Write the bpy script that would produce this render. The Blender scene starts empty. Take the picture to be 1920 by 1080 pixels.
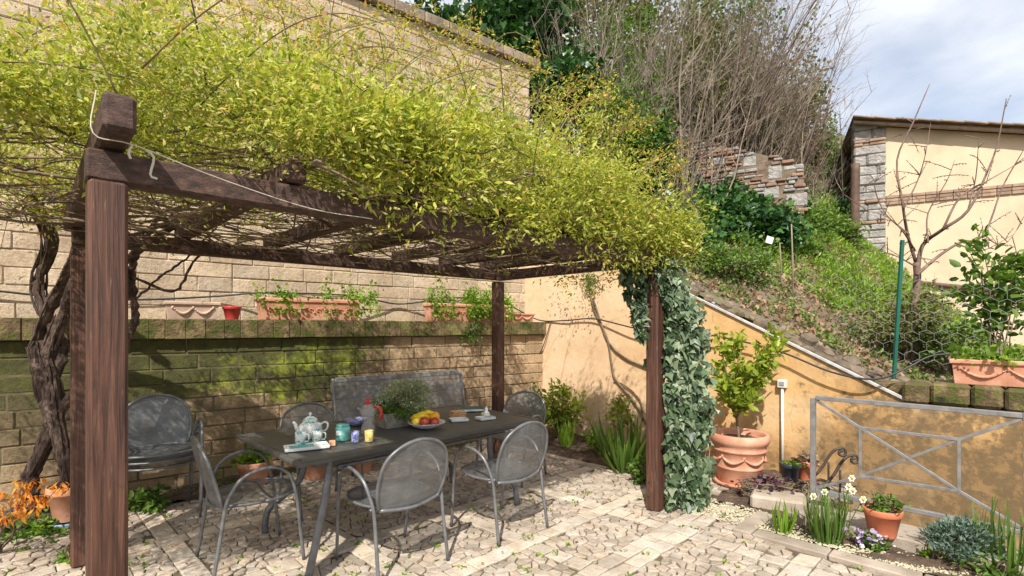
import bpy, math, random
import numpy as np
from mathutils import Vector, Matrix
R = math.radians
random.seed(7)
rng = np.random.default_rng(11)
C = bpy.context.scene.collection

# ------------------------------------------------------------------ camera, sky, sun, exposure
H = 1.54; F = 960.0; Y0 = 613.0
cam = bpy.data.cameras.new('camera'); camo = bpy.data.objects.new('camera', cam); C.objects.link(camo)
camo.location = (0, 0, H); camo.rotation_euler = (R(90), 0, 0)
cam.lens = 18.0; cam.sensor_width = 36.0; cam.shift_y = (Y0 - 540) / 1920.0
cam.clip_start = 0.05; cam.clip_end = 500
bpy.context.scene.camera = camo

SUN_EL = R(47); SH = Vector((0.16, 0.987, 0)).normalized()      # heading of the light
world = bpy.data.worlds.new('World'); bpy.context.scene.world = world; world.use_nodes = True
wn = world.node_tree; wn.nodes.clear()
def wnode(t, **k):
    n = wn.nodes.new(t)
    for a, b in k.items(): setattr(n, a, b)
    return n
sky = wnode('ShaderNodeTexSky', sky_type='NISHITA'); sky.sun_disc = False
sky.sun_elevation = SUN_EL; sky.sun_rotation = math.atan2(-SH.x, -SH.y)
sky.air_density = 1.0; sky.dust_density = 2.0; sky.ozone_density = 1.0
wtc = wnode('ShaderNodeTexCoord'); wmp = wnode('ShaderNodeMapping'); wmp.inputs['Scale'].default_value = (1.0, 1.0, 2.6)
wmp.inputs['Rotation'].default_value = (0.35, 0.5, 0.3)
wno = wnode('ShaderNodeTexNoise'); wno.inputs['Scale'].default_value = 1.7; wno.inputs['Detail'].default_value = 7; wno.inputs['Roughness'].default_value = .52
wno.inputs['Distortion'].default_value = .3
wrp = wnode('ShaderNodeValToRGB'); wrp.color_ramp.elements[0].position = .33; wrp.color_ramp.elements[1].position = .60
wrp.color_ramp.elements[0].color = (.25, .25, .25, 1)
wmx = wnode('ShaderNodeMix', data_type='RGBA'); wmx.inputs[7].default_value = (6.4, 6.5, 6.75, 1)
wbg = wnode('ShaderNodeBackground'); wbg.inputs['Strength'].default_value = .135
wou = wnode('ShaderNodeOutputWorld')
L = wn.links.new
L(wtc.outputs['Generated'], wmp.inputs[0]); L(wmp.outputs[0], wno.inputs['Vector']); L(wno.outputs[0], wrp.inputs[0])
L(wrp.outputs[0], wmx.inputs[0]); L(sky.outputs[0], wmx.inputs[6]); L(wmx.outputs[2], wbg.inputs[0]); L(wbg.outputs[0], wou.inputs[0])

sl = bpy.data.lights.new('sun', 'SUN'); so = bpy.data.objects.new('sun', sl); C.objects.link(so)
sl.energy = 4.9; sl.angle = R(.53); sl.color = (1, .955, .87)
ld = Vector((SH.x*math.cos(SUN_EL), SH.y*math.cos(SUN_EL), -math.sin(SUN_EL)))
so.rotation_euler = ld.to_track_quat('-Z', 'Y').to_euler(); so.location = (0, -5, 12)
vs = bpy.context.scene.view_settings
vs.view_transform = 'Standard'; vs.look = 'None'; vs.gamma = 1; vs.exposure = 0.40
try:
    cy = bpy.context.scene.cycles; cy.max_bounces = 8; cy.transparent_max_bounces = 24; cy.diffuse_bounces = 4
except Exception: pass

# ------------------------------------------------------------------ coordinates
def G(px, py, z=0.0):
    Y = F*(H-z)/(py-Y0); return Vector(((px-960)/F*Y, Y, z))
def W(px, py, Y): return Vector(((px-960)/F*Y, Y, H-(py-Y0)*Y/F))
def lerp(a, b, t): return a+(b-a)*t
S2 = math.sqrt(2)
def AB(a, b, z=0.0): return Vector(((a-b)/S2, (a+b)/S2, z))      # a = (X+Y)/sqrt2 , b = (Y-X)/sqrt2

# ------------------------------------------------------------------ object helpers
def tag(o, label=None, cat=None, group=None, kind=None):
    if label: o['label'] = label
    if cat: o['category'] = cat
    if group: o['group'] = group
    if kind: o['kind'] = kind
    return o
def thing(name, label, cat, loc=(0, 0, 0), rz=0.0, group=None):
    o = bpy.data.objects.new(name, None); C.objects.link(o); o.location = loc; o.rotation_euler = (0, 0, rz)
    o.empty_display_size = .1
    return tag(o, label, cat, group)
def copy_tree(o, parent=None):
    c = o.copy(); C.objects.link(c)
    if parent is not None: c.parent = parent
    for ch in list(o.children): copy_tree(ch, c)
    return c

class MB:
    def __init__(s): s.v = []; s.f = []; s.uv = None
    def add(s, vs_, fs):
        k = len(s.v); s.v.extend([tuple(p) for p in vs_]); s.f.extend([tuple(i+k for i in f) for f in fs]); return s
    def box(s, c, sz, rz=0.0, m=None, j=0.0):
        hx, hy, hz = sz[0]/2, sz[1]/2, sz[2]/2
        P = [Vector((x, y, z)) for z in (-hz, hz) for y in (-hy, hy) for x in (-hx, hx)]
        if j: P = [p+Vector((random.uniform(-j, j), random.uniform(-j, j), random.uniform(-j, j))) for p in P]
        M_ = Matrix.Rotation(rz, 3, 'Z') if m is None else m
        c = Vector(c)
        return s.add([M_@p+c for p in P], [(0, 2, 3, 1), (4, 5, 7, 6), (0, 1, 5, 4), (2, 6, 7, 3), (0, 4, 6, 2), (1, 3, 7, 5)])
    def bbox(s, c, sz, rz=0.0, m=None, b=.006):
        """box with chamfered edges"""
        hx, hy, hz = sz[0]/2, sz[1]/2, sz[2]/2
        b = min(b, hx*.6, hy*.6, hz*.6)
        P = []; idx = {}
        for sx in (-1, 1):
            for sy in (-1, 1):
                for sz_ in (-1, 1):
                    for ax in range(3):
                        q = [sx*hx, sy*hy, sz_*hz]
                        for a in range(3):
                            if a != ax: q[a] -= (sx, sy, sz_)[a]*b
                        idx[(sx, sy, sz_, ax)] = len(P); P.append(Vector(q))
        fs = []
        for ax in range(3):
            o = [a for a in range(3) if a != ax]
            for sg in (-1, 1):
                f = []
                for s1, s2 in ((-1, -1), (1, -1), (1, 1), (-1, 1)):
                    k = [0, 0, 0]; k[ax] = sg; k[o[0]] = s1; k[o[1]] = s2; f.append(idx[(k[0], k[1], k[2], ax)])
                fs.append(tuple(f))
            for s1 in (-1, 1):
                for s2 in (-1, 1):
                    f = []
                    for sg in (-1, 1):
                        k = [0, 0, 0]; k[ax] = sg; k[o[0]] = s1; k[o[1]] = s2
                        pr = [idx[(k[0], k[1], k[2], o[0])], idx[(k[0], k[1], k[2], o[1])]]
                        f += pr if sg == -1 else pr[::-1]
                    fs.append(tuple(f))
        for sx in (-1, 1):
            for sy in (-1, 1):
                for sz_ in (-1, 1): fs.append(tuple(idx[(sx, sy, sz_, a)] for a in range(3)))
        M_ = Matrix.Rotation(rz, 3, 'Z') if m is None else m
        c = Vector(c)
        return s.add([M_@p+c for p in P], fs)
    def beam(s, a, b, w, h, bev=.006, roll=None):
        a = Vector(a); b = Vector(b); d = (b-a); l = d.length; d.normalize()
        up = Vector((0, 0, 1)) if abs(d.z) < .95 else (roll or Vector((0, 1, 0)))
        sd = up.cross(d).normalized(); up2 = d.cross(sd)
        m = Matrix((d, sd, up2)).transposed()
        return s.bbox((a+b)/2, (l, w, h), m=m, b=bev)
    def tube(s, pts, r, n=6, cap=True):
        pts = [Vector(p) for p in pts]; k = len(s.v); N = len(pts)
        rr = r if hasattr(r, '__len__') else [r]*N
        t0 = (pts[1]-pts[0]).normalized()
        up = Vector((0, 0, 1)) if abs(t0.z) < .9 else Vector((1, 0, 0))
        u = up.cross(t0).normalized()
        for i, p in enumerate(pts):
            t = (pts[min(i+1, N-1)]-pts[max(i-1, 0)])
            if t.length < 1e-9: t = t0.copy()
            t.normalize()
            u = u-t*u.dot(t)
            if u.length < 1e-6: u = t.orthogonal()
            u.normalize(); w = t.cross(u)
            for j in range(n):
                a = 2*math.pi*j/n
                s.v.append(tuple(p+(u*math.cos(a)+w*math.sin(a))*rr[i]))
        for i in range(N-1):
            for j in range(n):
                a = k+i*n+j; b = k+i*n+(j+1) % n
                s.f.append((a, b, b+n, a+n))
        if cap:
            s.f.append(tuple(k+j for j in range(n))[::-1]); s.f.append(tuple(k+(N-1)*n+j for j in range(n)))
        return s
    def lathe(s, prof, c=(0, 0, 0), n=32, close=False):
        k = len(s.v); c = Vector(c)
        for r, z in prof:
            for j in range(n):
                a = 2*math.pi*j/n; s.v.append((c.x+r*math.cos(a), c.y+r*math.sin(a), c.z+z))
        m = len(prof)
        for i in range(m-1):
            for j in range(n):
                a = k+i*n+j; b = k+i*n+(j+1) % n; s.f.append((a, b, b+n, a+n))
        s.f.append(tuple(k+j for j in range(n))[::-1])
        s.f.append(tuple(k+(m-1)*n+j for j in range(n)))
        return s
    def ball(s, c, r, n=10, m=7, sc=(1, 1, 1)):
        c = Vector(c)
        prof = [(math.sin(math.pi*i/m), -math.cos(math.pi*i/m)) for i in range(1, m)]
        k = len(s.v)
        for q, z in prof:
            for j in range(n):
                a = 2*math.pi*j/n; s.v.append((c.x+r*sc[0]*q*math.cos(a), c.y+r*sc[1]*q*math.sin(a), c.z+r*sc[2]*z))
        for i in range(len(prof)-1):
            for j in range(n):
                a = k+i*n+j; b = k+i*n+(j+1) % n; s.f.append((a, b, b+n, a+n))
        bt = len(s.v); s.v.append((c.x, c.y, c.z-r*sc[2])); tp = len(s.v); s.v.append((c.x, c.y, c.z+r*sc[2]))
        for j in range(n):
            s.f.append((bt, k+(j+1) % n, k+j)); q = k+(len(prof)-1)*n; s.f.append((tp, q+j, q+(j+1) % n))
        return s
    def build(s, name, mat, parent=None, smooth=False):
        me = bpy.data.meshes.new(name); me.from_pydata(s.v, [], s.f); me.update()
        if s.uv is not None:
            ul = me.uv_layers.new(name='UVMap')
            li = np.empty(len(me.loops), dtype=np.int32); me.loops.foreach_get('vertex_index', li)
            ul.data.foreach_set('uv', np.array(s.uv, dtype=np.float32)[li].ravel())
        if smooth: me.polygons.foreach_set('use_smooth', [True]*len(me.polygons))
        o = bpy.data.objects.new(name, me); C.objects.link(o); me.materials.append(mat)
        if parent is not None: o.parent = parent
        return o
def smoothpath(P, k=6):
    P = [Vector(p) for p in P]; out = []
    Q = [P[0]*2-P[1]]+P+[P[-1]*2-P[-2]]
    for i in range(1, len(Q)-2):
        a, b, c, d = Q[i-1], Q[i], Q[i+1], Q[i+2]
        for j in range(k):
            t = j/k
            out.append(.5*((2*b)+(c-a)*t+(2*a-5*b+4*c-d)*t*t+(3*b-a-3*c+d)*t**3))
    out.append(P[-1]); return out

# --- fast scatter of a small template (leaves, pebbles, blades)
TPL = {
 'kite': ([(0, 0, 0), (.45, -.2, .05), (1, 0, -.06), (.45, .2, .05)], [(0, 1, 2, 3)]),
 'leaf': ([(0, 0, 0), (.28, -.26, .07), (.7, -.22, .03), (1, 0, -.12), (.7, .22, .03), (.28, .26, .07)], [(0, 1, 2, 3), (0, 3, 4, 5)]),
 'ivy': ([(0, 0, 0), (-.15, -.32, .02), (.18, -.52, .0), (.42, -.3, .06), (1, 0, -.1), (.42, .3, .06), (.18, .52, .0), (-.15, .32, .02)],
         [(0, 1, 2), (0, 2, 3), (0, 3, 4), (0, 4, 5), (0, 5, 6), (0, 6, 7)]),
 'needle': ([(0, 0, 0), (.5, -.09, .02), (1, 0, 0), (.5, .09, .02)], [(0, 1, 2, 3)]),
 'blade': ([(0, -.05, 0), (0, .05, 0), (.35, -.055, .015), (.35, .055, .015), (.7, -.04, -.02), (.7, .04, -.02), (1, -.005, -.14), (1, .005, -.14)], [(0, 2, 3, 1), (2, 4, 5, 3), (4, 6, 7, 5)]),
 'pebble': ([(-.5, 0, 0), (0, -.42, .05), (.5, .05, 0), (.05, .45, 0), (.02, .03, .36), (-.2, .1, .33)],
            [(0, 1, 5), (1, 2, 4), (2, 3, 4), (3, 0, 5), (1, 4, 5), (3, 5, 4)]),
}
def nrm(a): return a/np.maximum(np.linalg.norm(a, axis=1, keepdims=True), 1e-9)
def scatter(name, tpl, P, D, N, S, mat, parent=None, wid=1.0, smooth=False):
    tv, tf = TPL[tpl]; tv = np.array(tv); tf = np.array(tf)
    n = len(P); k = len(tv); P = np.asarray(P, float); D = nrm(np.asarray(D, float)); N = np.asarray(N, float)
    Sd = nrm(np.cross(N, D)); N2 = np.cross(D, Sd)
    S = np.broadcast_to(np.asarray(S, float), (n,)); wd = np.broadcast_to(np.asarray(wid, float), (n,))
    V = P[:, None, :]+(D[:, None, :]*tv[None, :, 0:1]+Sd[:, None, :]*tv[None, :, 1:2]*wd[:, None, None]+N2[:, None, :]*tv[None, :, 2:3])*S[:, None, None]
    V = V.reshape(-1, 3)
    Fc = (tf[None]+(np.arange(n)*k)[:, None, None]).reshape(-1, tf.shape[1])
    return npmesh(name, V, Fc, mat, parent, smooth)
def npmesh(name, V, Fc, mat, parent=None, smooth=False):
    me = bpy.data.meshes.new(name); m = Fc.shape[1]
    me.vertices.add(len(V)); me.vertices.foreach_set('co', V.astype(np.float32).ravel())
    me.loops.add(Fc.size); me.loops.foreach_set('vertex_index', Fc.astype(np.int32).ravel())
    me.polygons.add(len(Fc)); me.polygons.foreach_set('loop_start', (np.arange(len(Fc))*m).astype(np.int32))
    me.polygons.foreach_set('loop_total', np.full(len(Fc), m, np.int32))
    if smooth: me.polygons.foreach_set('use_smooth', np.ones(len(Fc), bool))
    me.update(calc_edges=True)
    o = bpy.data.objects.new(name, me); C.objects.link(o); me.materials.append(mat)
    if parent is not None: o.parent = parent
    return o
def rdir(n, zbias=0.0, zs=1.0):
    d = rng.normal(size=(n, 3)); d[:, 2] = d[:, 2]*zs+zbias; return nrm(d)

# ------------------------------------------------------------------ materials
def newmat(name):
    m = bpy.data.materials.new(name); m.use_nodes = True; nt = m.node_tree; nt.nodes.clear()
    return m, nt
class NT:
    def __init__(s, nt): s.t = nt
    def n(s, t, ins=None, **k):
        q = s.t.nodes.new(t)
        for a, b in k.items(): setattr(q, a, b)
        for a, b in (ins or {}).items():
            if hasattr(b, 'is_linked') or isinstance(b, bpy.types.NodeSocket): s.t.links.new(b, q.inputs[a])
            else: q.inputs[a].default_value = b
        return q
    def l(s, a, b): s.t.links.new(a, b)
    def coord(s, which='Object'): return s.n('ShaderNodeTexCoord').outputs[which]
    def noise(s, vec, scale, det=5, rough=.55, dist=0.0):
        return s.n('ShaderNodeTexNoise', {'Vector': vec, 'Scale': scale, 'Detail': det, 'Roughness': rough, 'Distortion': dist}).outputs[0]
    def ramp(s, fac, stops, interp='LINEAR'):
        q = s.n('ShaderNodeValToRGB', {'Fac': fac}); cr = q.color_ramp; cr.interpolation = interp
        while len(cr.elements) < len(stops): cr.elements.new(.5)
        for e, (p, c) in zip(cr.elements, stops):
            e.position = p; e.color = (c[0], c[1], c[2], 1) if hasattr(c, '__len__') else (c, c, c, 1)
        return q.outputs[0]
    def mix(s, fac, a, b, mode='MIX'):
        q = s.n('ShaderNodeMix', data_type='RGBA', blend_type=mode)
        for i, v in ((0, fac), (6, a), (7, b)):
            if isinstance(v, bpy.types.NodeSocket): s.t.links.new(v, q.inputs[i])
            else: q.inputs[i].default_value = v if i == 0 else (v[0], v[1], v[2], 1)
        return q.outputs[2]
    def math(s, op, a, b=0.0, c=0.0, clamp=False):
        q = s.n('ShaderNodeMath', operation=op, use_clamp=clamp)
        for i, v in enumerate((a, b, c)):
            if isinstance(v, bpy.types.NodeSocket): s.t.links.new(v, q.inputs[i])
            else: q.inputs[i].default_value = v
        return q.outputs[0]
    def maprange(s, v, a, b, c=0.0, d=1.0):
        return s.n('ShaderNodeMapRange', {0: v, 1: a, 2: b, 3: c, 4: d}).outputs[0]
    def bump(s, h, st=.5, dist=.01, prev=None):
        i = {'Height': h, 'Strength': st, 'Distance': dist}
        if prev is not None: i['Normal'] = prev
        return s.n('ShaderNodeBump', i).outputs[0]
    def island(s): return s.n('ShaderNodeNewGeometry').outputs['Random Per Island']
    def out(s, sh): s.n('ShaderNodeOutputMaterial', {0: sh})
    def bsdf(s, col, rough=.7, nor=None, metal=0.0, **k):
        q = s.n('ShaderNodeBsdfPrincipled', {'Base Color': col if isinstance(col, bpy.types.NodeSocket) else (col[0], col[1], col[2], 1), 'Roughness': rough, 'Metallic': metal})
        if nor is not None: s.l(nor, q.inputs['Normal'])
        for a, b in k.items():
            q.inputs[a.replace('_', ' ')].default_value = b
        return q.outputs[0]

def surf(name, stops, scale=6, rough=.75, bump=.4, bscale=60, bdist=.006, isl=0.0, metal=0.0, det=6, coord='Object', stretch=None, **k):
    m, t = newmat(name); n = NT(t); v = n.coord(coord)
    if stretch:
        v = n.n('ShaderNodeMapping', {0: v, 'Scale': stretch}).outputs[0]
    c = n.ramp(n.noise(v, scale, det), stops)
    if isl:
        r = n.island(); c = n.mix(1.0, c, n.ramp(r, [(0, 1-isl), (1, 1+isl*.6)]), 'MULTIPLY')
    nb = n.bump(n.noise(v, bscale, 5, .6), bump, bdist) if bump else None
    n.out(n.bsdf(c, rough, nb, metal, **k)); return m
def leafmat(name, cols, rough=.5, trans=.35, vein=0.0, spec=.4):
    m, t = newmat(name); n = NT(t); r = n.island()
    st = [(i/(len(cols)-1) if len(cols) > 1 else 0, c) for i, c in enumerate(cols)]
    c = n.ramp(r, st)
    big = n.noise(n.coord(), 2.2, 3)
    c = n.mix(1.0, c, n.ramp(big, [(.3, .75), (.7, 1.2)]), 'MULTIPLY')
    b = n.n('ShaderNodeBsdfPrincipled', {'Base Color': c, 'Roughness': rough, 'Specular IOR Level': spec})
    tr = n.n('ShaderNodeBsdfTranslucent', {'Color': n.mix(1.0, c, (1.15, 1.2, .7), 'MULTIPLY')})
    mx = n.n('ShaderNodeMixShader', {0: trans, 1: b.outputs[0], 2: tr.outputs[0]})
    n.out(mx.outputs[0]); return m

def tuff_mat(name, mossy):
    m, t = newmat(name); n = NT(t); v = n.coord(); isl = n.island()
    c = n.ramp(n.noise(v, 3.2, 6), [(.25, (.36, .27, .185)), (.5, (.52, .41, .30)), (.75, (.63, .52, .40))])
    c = n.mix(1.0, c, n.ramp(isl, [(0, (.82, .82, .82)), (.4, (1, .97, .92)), (1, (1.10, 1.08, 1.04))]), 'MULTIPLY')
    c = n.mix(1.0, c, n.ramp(n.noise(v, 26, 4, .7), [(.3, (.72, .70, .66)), (.55, (1, 1, 1)), (.8, (1.1, 1.1, 1.1))]), 'MULTIPLY')
    pit = n.n('ShaderNodeTexVoronoi', {'Vector': v, 'Scale': 55.0}).outputs[0]
    pm = n.math('MULTIPLY', n.ramp(pit, [(.12, 1), (.26, 0)]), n.ramp(n.noise(v, 9, 3), [(.42, 0), (.55, 1)]))
    c = n.mix(n.math('MULTIPLY', pm, .75), c, (.12, .075, .045))
    st = n.ramp(n.noise(n.n('ShaderNodeMapping', {0: v, 'Scale': (1, 1, .35)}).outputs[0], 2.0, 6, .65), [(.52, 0), (.72, 1)])
    c = n.mix(n.math('MULTIPLY', st, .35), c, (.20, .14, .09))
    hgt = n.math('SUBTRACT', n.noise(v, 30, 6, .65), n.math('MULTIPLY', pm, .6))
    nb = n.bump(hgt, .8, .012)
    if mossy:
        xyz = n.n('ShaderNodeSeparateXYZ', {0: v}); X, Z = xyz.outputs[0], xyz.outputs[2]
        fx = n.math('MULTIPLY', n.maprange(X, -1.3, -.2, 0.6, 1.0), n.maprange(X, 1.7, 3.2, 1.0, 0.0))
        fz = n.maprange(Z, .45, 1.5, 0.0, 1.0)
        a = n.math('ADD', n.math('MULTIPLY', fx, n.math('ADD', n.math('MULTIPLY', fz, .62), .12)), n.math('MULTIPLY', n.noise(v, 2.3, 9, .7, .4), 1.15))
        mk = n.ramp(a, [(.82, 0), (1.02, 1)])
        moss = n.ramp(n.noise(v, 11, 5), [(.3, (.035, .045, .010)), (.5, (.16, .20, .014)), (.72, (.38, .44, .03))])
        c = n.mix(1.0, c, (.86, .78, .66), 'MULTIPLY')
        c = n.mix(n.math('MULTIPLY', mk, .93), c, moss)
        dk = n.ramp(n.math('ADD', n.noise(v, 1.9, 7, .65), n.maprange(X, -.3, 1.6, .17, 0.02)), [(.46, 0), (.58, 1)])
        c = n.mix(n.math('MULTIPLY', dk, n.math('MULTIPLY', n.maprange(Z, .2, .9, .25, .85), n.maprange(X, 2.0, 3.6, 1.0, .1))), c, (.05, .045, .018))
    n.out(n.bsdf(c, .93, nb)); return m

def plaster_mat():
    m, t = newmat('ochre_plaster'); n = NT(t); v = n.coord()
    xyz = n.n('ShaderNodeSeparateXYZ', {0: v}); X, Z = xyz.outputs[0], xyz.outputs[2]
    pale = n.maprange(X, 1.2, 3.2, 1.0, 0.0)
    base = n.mix(pale, (.62, .375, .155), (.69, .48, .30))
    base = n.mix(1.0, base, n.ramp(n.noise(v, 1.3, 7, .6), [(.3, (.84, .80, .74)), (.5, (1, 1, 1)), (.75, (1.08, 1.12, 1.25))]), 'MULTIPLY')
    base = n.mix(1.0, base, n.ramp(n.noise(v, 14, 4, .6), [(.3, (.93, .92, .9)), (.7, (1.04, 1.04, 1.04))]), 'MULTIPLY')
    low = n.maprange(Z, -.4, .8, .35, 0.0)
    rgt = n.maprange(X, 2.4, 4.6, 0.0, .33)
    s = n.math('ADD', n.math('ADD', low, rgt), n.noise(v, 2.6, 8, .66, .3))
    stain = n.ramp(s, [(.74, 0), (.90, 1)])
    base = n.mix(n.math('MULTIPLY', stain, .78), base, (.17, .105, .045))
    s2 = n.ramp(n.math('ADD', n.noise(v, 6.5, 7, .7), n.math('MULTIPLY', rgt, .9)), [(.74, 0), (.82, 1)])
    base = n.mix(n.math('MULTIPLY', s2, .75), base, (.07, .055, .03))
    vs2 = n.n('ShaderNodeMapping', {0: v, 'Scale': (1.0, 1.0, .16)}).outputs[0]
    dr = n.ramp(n.math('ADD', n.noise(vs2, 7.5, 6, .7), rgt), [(.60, 0), (.80, 1)])
    base = n.mix(n.math('MULTIPLY', dr, .28), base, (.28, .17, .075))
    base = n.mix(n.math('MULTIPLY', n.ramp(n.noise(v, .9, 6, .6), [(.50, 0), (.66, 1)]), .35), base, (.74, .56, .36))
    wv = n.mix(.16, v, n.n('ShaderNodeTexNoise', {'Vector': v, 'Scale': 3.0, 'Detail': 5.0}).outputs[1])
    ck = n.n('ShaderNodeTexVoronoi', {'Vector': wv, 'Scale': 1.5}, feature='DISTANCE_TO_EDGE').outputs[0]
    ckm = n.math('MULTIPLY', n.ramp(ck, [(.0, 1), (.0045, 0)]), n.ramp(n.noise(v, 1.7, 3), [(.50, 0), (.56, 1)]))
    base = n.mix(n.math('MULTIPLY', ckm, .6), base, (.16, .09, .045))
    nb = n.bump(n.noise(v, 18, 7, .6), .5, .010)
    nb = n.bump(n.noise(v, 3, 5, .6), .35, .03, nb)
    n.out(n.bsdf(base, .9, nb)); return m

def wood_mat():
    m, t = newmat('pergola_wood'); n = NT(t); v = n.coord()
    m1 = n.n('ShaderNodeMapping', {0: v, 'Scale': (26, 26, 1.2)}).outputs[0]
    g = n.noise(m1, 2.2, 6, .6, .6)
    c = n.ramp(g, [(.28, (.020, .010, .007)), (.5, (.080, .034, .020)), (.75, (.16, .076, .047))])
    c = n.mix(1.0, c, n.ramp(n.noise(v, 2.5, 5), [(.3, (.75, .75, .78)), (.7, (1.25, 1.2, 1.2))]), 'MULTIPLY')
    kn = n.ramp(n.noise(n.n('ShaderNodeMapping', {0: v, 'Scale': (9, 9, 2.2)}).outputs[0], 1.6, 6, .7, 1.2), [(.60, 0), (.72, 1)])
    c = n.mix(n.math('MULTIPLY', kn, .7), c, (.018, .010, .008))
    sc = n.ramp(n.noise(n.n('ShaderNodeMapping', {0: v, 'Scale': (60, 60, 6)}).outputs[0], 1.5, 3), [(.64, 0), (.72, 1)])
    c = n.mix(n.math('MULTIPLY', sc, .35), c, (.36, .24, .15))
    n.out(n.bsdf(c, .6, n.bump(g, .9, .008), 0.0)); return m
def beam_mat():
    return surf('weathered_beam_wood', [(.3, (.025, .015, .011)), (.55, (.085, .043, .030)), (.78, (.17, .10, .07))], 9, .75, .7, 50, .008, stretch=(3, 3, 6))

def mesh_metal():
    m, t = newmat('perforated_steel'); n = NT(t); uv = n.coord('UV')
    s = n.n('ShaderNodeSeparateXYZ', {0: uv}); k = 2*math.pi/.012
    a = n.math('SINE', n.math('MULTIPLY', n.math('ADD', s.outputs[0], s.outputs[1]), k*.7))
    b = n.math('SINE', n.math('MULTIPLY', n.math('SUBTRACT', s.outputs[0], s.outputs[1]), k*.7))
    hole = n.math('GREATER_THAN', n.math('ABSOLUTE', n.math('MULTIPLY', a, b)), .52)
    c = n.ramp(n.noise(n.coord(), 9, 4), [(.3, (.14, .145, .148)), (.7, (.24, .245, .25))])
    bs = n.n('ShaderNodeBsdfPrincipled', {'Base Color': c, 'Roughness': .45, 'Metallic': .35})
    tr = n.n('ShaderNodeBsdfTransparent')
    mx = n.n('ShaderNodeMixShader', {0: hole, 1: bs.outputs[0], 2: tr.outputs[0]})
    n.out(mx.outputs[0]); return m

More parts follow.
